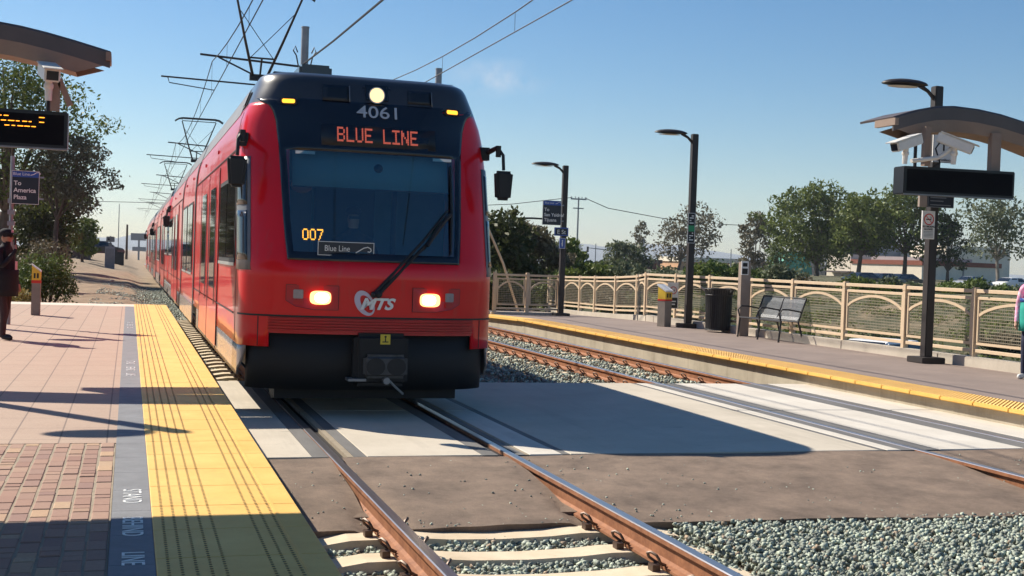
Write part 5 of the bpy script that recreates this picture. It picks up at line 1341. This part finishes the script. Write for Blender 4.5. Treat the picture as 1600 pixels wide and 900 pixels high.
tree('green tree behind the farthest lamp post', 19.5, 62, 0, 2.9, 3.2, L1, BARK, 33, 3000, .2, leaf=.15, nclump=14, tr=.09, group='trees at the far end of the platform')
tree('pale yellow green tree left of the distant hedge', 40.5, 105, .2, 3.4, 4.6, L5, BARK, 34, 2400, .15, leaf=.2, nclump=12, tr=.12, group='trees at the far end of the platform')
bush('dark bush at the foot of the short shaded fence', 9.2, 41, -.2, 4.4, 1.9, L2, 41, 6000, .10)
bush('olive bush between the short fence and the farthest lamp post', 12.4, 43, -.1, 3.0, 1.9, L1, 42, 4200, .10)
bush('low leafy bush behind the far bend of the long fence', 14.0, 44, -.1, 3.4, 1.5, L3, 43, 4200, .10)
GH = 'green bushes along the top of the slope'
places = ['behind the farthest lamp post', 'left of the middle lamp post', 'right behind the middle lamp post', 'above the litter bin', 'behind the square post', 'above the bench', 'right of the bench', 'below the cream wall', 'left of the nearest lamp post', 'behind the nearest lamp post', 'right of the nearest lamp post', 'at the right picture edge']
for i, pl in enumerate(places):
    fx = 16.5+i*2.75; fy = 60-abs(i-4)*.5
    px_ = 20.2+i*2.6
    bush('rounded green bush on the slope '+pl, px_, 60+.4*math.sin(i*2), .25-.02*i, 4.6+.5*math.sin(i*1.7), (2.0 if i < 5 else 1.45)+.2*math.sin(i*2.3), [L1, L5, L1, L4, L5, L3][i % 6], 60+i, 5200, .13, GH)
places = ['seen behind the fence near the bend', 'seen behind the fence beside the bollard', 'seen over the bench', 'seen right of the bench', 'seen left of the nearest lamp post', 'seen right of the nearest lamp post', 'beside the woman']
for i, pl in enumerate(places):
    x_ = 19+i*1.6; y_ = 52-i*4.2
    bush('low dry green shrub on the slope '+pl, x_, y_, hgt(x_, y_), 2.8, .9, [L5, L3, L1][i % 3], 80+i, 1500, .10, 'shrubs on the slope below the far platform')
# ground cover on the slope: one mass
r = np.random.default_rng(5); gc = []
for _ in range(900):
    x_ = r.uniform(13.5, 34); y_ = r.uniform(12, 58); gc.append((x_, y_, hgt(x_, y_)+.05, .55, .55, .14))
gcv = leaf_mesh('ground_cover', gc, 60000, .08, L1, None, 77); tag(gcv, 'green and dry ground cover over the slope below the fence', 'ground cover', kind='stuff')
# left side
GL = 'trees beyond the near platform'
tree('tall dark eucalyptus at the left edge behind the display board', -8.6, 68, .3, 10.9, 8.6, L1, BARK, 51, 13000, .36, (.6, 0), leaf=.12, nclump=26, tr=.34, group=GL)
tree('airy eucalyptus branch crown reaching right beyond the display board', -6.2, 66, .3, 7.0, 4.6, L3, BARK, 52, 7500, .50, (1.1, 0), leaf=.095, nclump=14, tr=.13, group=GL)
tree('olive tree right of the navy sign', -6.3, 74, .5, 5.2, 3.6, L1, BARK, 53, 4600, .3, leaf=.13, nclump=15, tr=.13, group=GL)
tree('dense dark round tree behind the leafy bush', -7.2, 72, .5, 3.6, 4.2, L2, BARK, 54, 5500, .05, leaf=.14, nclump=20, tr=.16, group=GL)
tree('small green tree at the right end of the left tree group', -5.6, 96, .6, 3.2, 2.6, L1, BARK, 55, 2400, .2, leaf=.15, nclump=12, tr=.1, group=GL)
tree('tall thin far tree between the sign and the brick wall', -7.4, 104, .6, 4.6, 1.5, L3, BARK, 56, 1000, .5, leaf=.15, nclump=7, tr=.08, group=GL)
bush('leafy light green bush beyond the near platform end', -4.66, 38, .0, 1.45, 1.55, L4, 57, 5600, .055, d=1.5)
bush('dark bush left of the leafy light green bush', -6.6, 42, .0, 2.4, 1.9, L2, 58, 3600, .08)
bush('rust coloured bush behind the leafy green bush', -5.3, 46, .1, 1.5, 2.2, L3, 59, 2400, .07)
gr = leaf_mesh('dry_grass', [(-5.2-.5*k*.6, 36.2+.3*k, .12, .5, .4, .32) for k in range(7)], 5000, .06, L6, None, 91); tag(gr, 'yellow dry grass in front of the leafy bush', 'grass', kind='stuff')
# palms
def palm(label, x, y, zb, H, seed, mt=L3):
    t = thing('palm_tree', label, 'palm', (x, y, zb), 0, 'distant palm trees'); m = MB(); m.tube([(0, 0, -.3), (.1, 0, H)], [.2, .14], 8); m.build('trunk', BARK, t)
    r = random.Random(seed); m = MB()
    for k in range(26):
        a = r.uniform(0, 2*PI); e = r.uniform(-.7, 1.1); L_ = r.uniform(1.3, 1.9); prev = Vector((.1, 0, H)); d = Vector((math.cos(a)*math.cos(e), math.sin(a)*math.cos(e), math.sin(e)))
        for j in range(4):
            nx = prev+d*L_/4; w_ = .22*(1-j/4.5); sd_ = Vector((-math.sin(a), math.cos(a), 0))*w_
            m.add([prev-sd_, prev+sd_, nx+sd_*.75, nx-sd_*.75], [(0, 1, 2, 3)]); prev = nx; d = (d+Vector((0, 0, -.28))).normalized()
    m.build('crown', mt, t); return t
palm('small palm standing over the little red brown building', 88.5, 219, 0, 3.6, 1, L6)
palm('small dark palm left of the middle lamp post', 93.7, 219, 0, 3.4, 2, L2)

# ------------------------------------------------------------------ buildings
STUC = mat('cream stucco', (.80, .71, .58), .9, 0, .12, 1, bmp=.2)
STUG = mat('grey stucco', (.40, .36, .36), .9, 0, .12, 1)
ROOFR = mat('red brown roof band', (.26, .075, .045), .8, 0, .2, 2)
GREEN = mat('green awning', (.06, .30, .22), .7, 0, .2, 2)
TANB = mat('orange tan wall', (.60, .34, .19), .9, 0, .2, 1)
BRW = mat('brown brick wall', (.15, .085, .07), .9, 0, .3, 2)
t = thing('commercial_building', 'long low cream building with a red brown roof band behind the trees', 'building', (110.9, 160.4, 0), R(11.3))
m = MB(); m.bx(0, 17.6, 0, 14.9, -2, 3.25); m.bx(0, 12, 15, 20.4, -2, 4.7); m.build('wall', STUC, t)
m = MB(); m.bx(-.15, 17.0, -.15, 14.8, 3.25, 3.95); m.build('roof', ROOFR, t)
m = MB(); m.bx(2.5, 14, 3, 13, 3.95, 4.5); m.build('roof_upstand', STUG, t)
m = MB(); m.bx(-.05, .0, 16.6, 18.6, .2, 1.6); m.build('window', WGL, t)
m = MB(); m.bx(-.04, .0, 9.8, 11.2, .2, 1.6); m.build('window', WGL, t)
m = MB(); m.bx(-1.3, 0, 14.2, 19.2, 1.75, 2.0); m.build('awning', CANOP, t)
m = MB(); m.bx(-.08, 0, 3.2, 6.4, -.5, 1.5); m.build('white_door', WHT, t)
m = MB(); m.bx(8.6, 8.85, -.1, 0, -1, 3.2); m.build('drain_pipe', GREYM, t)
t = thing('block_building', 'pale two step block rising at the right picture edge behind the grey wall', 'building', (137.5, 181, 0))
m = MB(); m.bx(0, 4, 16, 30, -2, 6.0); m.bx(4, 18, 15.5, 30, -2, 7.4); m.build('wall', STUC, t); m = MB(); m.bx(5.5, 7.5, 15.4, 15.5, 0, 3.4); m.build('door', RUB, t)
t = thing('arched_roof_building', 'dark arched roof behind the red brown roof band', 'building', (130.5, 205, 0))
m = MB(); n = 18; m.prism([(9*math.cos(PI*k/n), 3.0+6.2*math.sin(PI*k/n)) for k in range(n+1)]+[(-9, -1), (9, -1)], (0, 0, 0), RX, UZ, (0, 1, 0), 14); m.build('wall', STEELD, t)
m = MB(); m.tube([(9.1*math.cos(PI*k/n), -.15, 3.0+6.3*math.sin(PI*k/n)) for k in range(n+1)], .16, 6); m.build('rim', CAMW, t)
m = MB(); m.prism([(9.05*math.cos(PI*k/n), 3.0+6.25*math.sin(PI*k/n)) for k in range(0, 9)]+[(2, 3)], (0, -.1, 0), RX, UZ, (0, 1, 0), .1); m.build('gable', GALV, t)
t = thing('green_roof_building', 'small building with a rounded green end left of the cream wall', 'building', (110.4, 196, 0))
m = MB(); m.prism([(3*math.cos(PI*k/12), 1.6+3.6*math.sin(PI*k/12)) for k in range(13)]+[(-3, -1), (3, -1)], (0, 0, 0), RX, UZ, (0, 1, 0), 5); m.build('wall', GREEN, t)
for i, (a, b_, c, lb) in enumerate(((108, 15, 3.9, 'long low tan building behind the square post'), (124, 16, 3.6, 'tan building with orange roof left of the big round tree'), (92, 5, 3.0, 'small red brown building under the little palm'))):
    t = thing('distant_building', lb, 'building', (a, 240 if i < 2 else 225, 0))
    m = MB(); m.bx(0, b_, 0, 10, -2, c*.75); m.build('wall', [TANB, STUC, ROOFR][i], t); m = MB(); m.bx(-.3, b_+.3, -.3, 10.3, c*.75, c); m.build('roof', [STUC, TANB, BRW][i], t)
    m = MB()
    for k in range(int(b_//3)): m.bx(.8+k*3, 2.0+k*3, -.05, 0, .8, 1.9)
    m.build('window', WGL, t)
t = thing('brick_building', 'low brown brick building left of the tracks', 'building', (-8.6, 110, .5))
m = MB(); m.bx(0, 3.0, 0, 6, 0, 1.9); m.build('wall', BRW, t); m = MB(); m.bx(1.6, 3.1, -.1, 6.1, 1.9, 2.02); m.build('roof', STUC, t)
m = MB(); m.bx(.5, 1.1, -.03, 0, .6, 1.3); m.build('window', WGL, t)
t = thing('equipment_cabinet', 'tall pale grey cabinet standing on the dirt beside the tracks', 'cabinet', (-3.72, 95, .16)); m = MB(); m.bx(-.34, .34, -.2, .3, -.1, 1.55); m.build('case', GALV, t, bevel=.02); m = MB(); m.bx(-.29, .29, -.21, -.2, .05, 1.4); m.build('door', GREYM, t)
t = thing('equipment_cabinet', 'black cabinet right of the tall pale cabinet', 'cabinet', (-3.25, 112, .14)); m = MB(); m.bx(-.35, .45, -.2, .5, 0, 1.15); m.build('case', LEDB, t, bevel=.02); m = MB(); m.bx(-.3, .3, -.21, -.2, .05, 1.0); m.build('door', STEELD, t)
t = thing('signal_mast', 'grey signal head on a pole above the pale cabinet', 'signal', (-3.75, 98, .2)); m = MB(); m.tube([(0, 0, 0), (0, 0, 2.3)], .06, 8); m.build('pole', GALV, t); m = MB(); m.bx(-.30, .30, -.1, .1, 1.85, 2.25); m.bx(-.12, .12, -.12, .1, 1.3, 1.8); m.build('signal_head', GREYM, t, bevel=.03); m = MB(); m.tube([(-.12, -.11, 2.05), (-.12, -.14, 2.05)], .07, 10); m.build('lens', RUB, t)
def simple_pole(name, label, x, y, zb, H, r_, mt=GALV, extra=None, cat='pole', group='distant poles'):
    t = thing(name, label, cat, (x, y, zb), 0, group); m = MB(); m.tube([(0, 0, 0), (0, 0, H)], [r_, r_*.7], 8); m.build('pole', mt, t)
    if extra: extra(t)
    return t
simple_pole('antenna_mast', 'thin tall antenna mast in the left distance', -3.45, 130, .7, 5.3, .05)
simple_pole('wooden_pole', 'brown wooden pole left of the far end of the tram', -2.62, 120, .6, 3.2, .12, BARK)
t = thing('road_gantry', 'hazy grey blue gantry signs beyond the end of the tram', 'gantry', (-2.2, 220, 0)); m = MB(); m.bx(0, 3.6, 0, .3, 3.0, 4.2); m.bx(.3, 3.6, 0, .3, 1.2, 1.9); m.build('sign_panel', GALV, t); m = MB(); m.bx(1.2, 1.5, .1, .3, -1, 3); m.bx(3.0, 3.3, .1, .3, -1, 3); m.build('leg', GALV, t)
def ppx(t):
    m = MB(); m.bx(-1.2, 1.2, -.08, .08, 10.9, 11.1); m.bx(-.8, .8, -.08, .08, 9.6, 9.75)
    for a in (-1.1, -.5, .5, 1.1): m.bx(a-.05, a+.05, -.05, .05, 11.1, 11.35)
    m.build('crossarm', GALV, t)
simple_pole('power_pole', 'tall power pole with crossarms right of the farthest lamp post', 59.5, 170, 0, 11.3, .16, GALV, ppx)
wire('power_line', [(59.5-1, 170, 11.2), (50, 172, 9.9), (40, 175, 9.1), (25, 180, 8.7)], .05, 'thin power line sagging left from the power pole', 'power lines')
wire('power_line', [(59.5+1, 170, 11.2), (68, 180, 10.4), (82, 190, 9.6), (100, 205, 9.7), (125, 220, 10.4)], .06, 'thin power line sagging right from the power pole', 'power lines')
wire('power_line', [(-30, 230, 12), (-8, 230, 9.6), (4, 230, 9.9), (20, 230, 11)], .05, 'faint power line above the left dirt strip', 'power lines')
for i, (px_, y_, H) in enumerate(((56.2, 160, 4.3), (60.5, 165, 4.6), (66.5, 170, 4.8), (74.2, 180, 6.0), (85.2, 172, 4.7), (63.0, 178, 4.6))):
    simple_pole('far_pole', ['thin far pole left of the signal arm', 'thin far pole left of the palm', 'thin far pole behind the signal arm pole', 'taller far pole left of the thin tree', 'far pole right of the middle lamp post', 'thin far pole just right of the power pole'][i], px_, y_, 0, H, .09)
def sga(t):
    m = MB(); m.tube([(0, 0, 3.2), (-2.2, 0, 3.6), (-4.4, 0, 3.75)], [.08, .06, .04], 6); m.build('arm', GALV, t); m = MB(); m.bx(-4.5, -4.3, -.1, .1, 3.2, 3.9); m.build('signal_head', RUB, t)
simple_pole('traffic_signal', 'far traffic signal pole with a long arm to the left', 58.1, 150, 0, 3.3, .09, GALV, sga, 'traffic signal')
def sgb(t):
    m = MB(); m.tube([(0, 0, 3.0), (1.0, 0, 3.5), (2.2, 0, 3.78), (3.6, 0, 3.86), (5.2, 0, 3.84)], [.08, .07, .06, .05, .04], 6); m.build('arm', STEELD, t)
simple_pole('traffic_signal', 'dark curved signal arm reaching from behind the tram mirror to the navy sign', 13.4, 60, 0, 3.05, .09, STEELD, sgb, 'traffic signal')

# ------------------------------------------------------------------ cars
CW = {k: mat(k+' car paint', c, .35, 0, .1, 2, coat=(.1 if k == 'white' else 1)) for k, c in (('white', (.8, .8, .8)), ('grey', (.16, .18, .21)), ('dark', (.03, .035, .045)), ('silver', (.40, .42, .44)), ('red', (.4, .02, .02)))}
def car(label, x, y, zb, rz, col):
    t = thing('parked_car', label, 'car', (x, y, zb), rz, 'parked cars')
    side = [(-2.2, .35), (-2.2, .78), (-1.9, .92), (-1.45, .98), (-.85, 1.42), (.55, 1.45), (1.35, .98), (2.0, .85), (2.2, .70), (2.2, .35)]
    m = MB(); m.prism(side, (0, -.86, 0), RX, UZ, (0, 1, 0), 1.72)
    m.v = [(a, b_*(.82 if c > 1.2 else 1), c) for a, b_, c in m.v]; m.build('body', CW[col], t, bevel=.05)
    for s in (-1, 1):
        m = MB(); m.add([(-1.15, s*.845, 1.0), (-.12, s*.845, 1.0), (-.12, s*.735, 1.36), (-.78, s*.735, 1.36)], [(0, 1, 2, 3)]); m.add([(-.02, s*.845, 1.0), (1.1, s*.845, 1.0), (.5, s*.735, 1.38), (-.02, s*.735, 1.38)], [(0, 1, 2, 3)]); m.build('side_window', WGL, t, solid=.03)
        for a in (-1.35, 1.35):
            m = MB(); m.tube([(a, s*.70, .33), (a, s*.88, .33)], .33, 16); m.build('wheel', RUB, t)
    m = MB(); m.add([(.62, -.66, 1.40), (.62, .66, 1.40), (1.30, .78, 1.02), (1.30, -.78, 1.02)], [(0, 1, 2, 3)]); m.build('windshield', WGL, t, solid=.03)
    m = MB(); m.add([(-.92, -.66, 1.38), (-.92, .66, 1.38), (-1.42, .78, 1.02), (-1.42, -.78, 1.02)], [(0, 1, 2, 3)]); m.build('rear_window', WGL, t, solid=.03)
    return t
car('white car below the platform, its roof showing through the fence by the nearest lamp post', 18.4, 31.0, -1.66, R(20), 'white')
for i, (x_, y_, c, lb) in enumerate(((68.5, 110, 'dark', 'dark parked car under the forked tree by the cream wall'), (71.2, 110.5, 'grey', 'grey parked car just right of the forked tree'), (73.9, 111, 'dark', 'dark parked car beside the green tree trunk'), (60.6, 112, 'silver', 'silver parked car left of the cream building'), (81.6, 110, 'silver', 'silver parked car in front of the grey wall'), (85.6, 109, 'white', 'white parked car nearest the right picture edge'))):
    car(lb, x_, y_, .35, R(8), c)
car('dark car standing beyond the dirt strip at the left', -5.0, 118, .75, R(3), 'dark')
tag(MB().box((-3.1, 60, .12), (.18, .12, .10), Matrix.Rotation(.5, 3, 'Z')).build('dirt_rock', STUC, bevel=.03), 'pale rock lying on the dirt near the tracks', 'rock')

# ------------------------------------------------------------------ haze
hz = MB(); hz.bx(-3200, 3200, -320, 3700, -6, 120)
ho = hz.build('haze', WHT); hm = bpy.data.materials.new('haze air'); hm.use_nodes = True; hn = hm.node_tree
hn.nodes.remove(hn.nodes['Principled BSDF']); pv = hn.nodes.new('ShaderNodeVolumePrincipled'); pv.inputs['Density'].default_value = .00016; pv.inputs['Color'].default_value = (.80, .88, 1, 1); pv.inputs['Anisotropy'].default_value = .2
hn.links.new(pv.outputs[0], hn.nodes['Material Output'].inputs['Volume']); ho.data.materials.clear(); ho.data.materials.append(hm); ho['kind'] = 'stuff'

# loose grit spilled on the asphalt
def grit(r, n):
    x = r.uniform(-1.3, 6.8, n); y = 8.05+(r.uniform(0, 1, n)**2.2)*1.9; z = -.012-.145*(1-np.clip((y-8.03)/2.02, 0, 1))**1.3
    return np.stack([x, y, z+.004], -1)
stones('loose_grit', 420, grit, .011, 9, None, 'loose stone chips scattered over the brown asphalt')
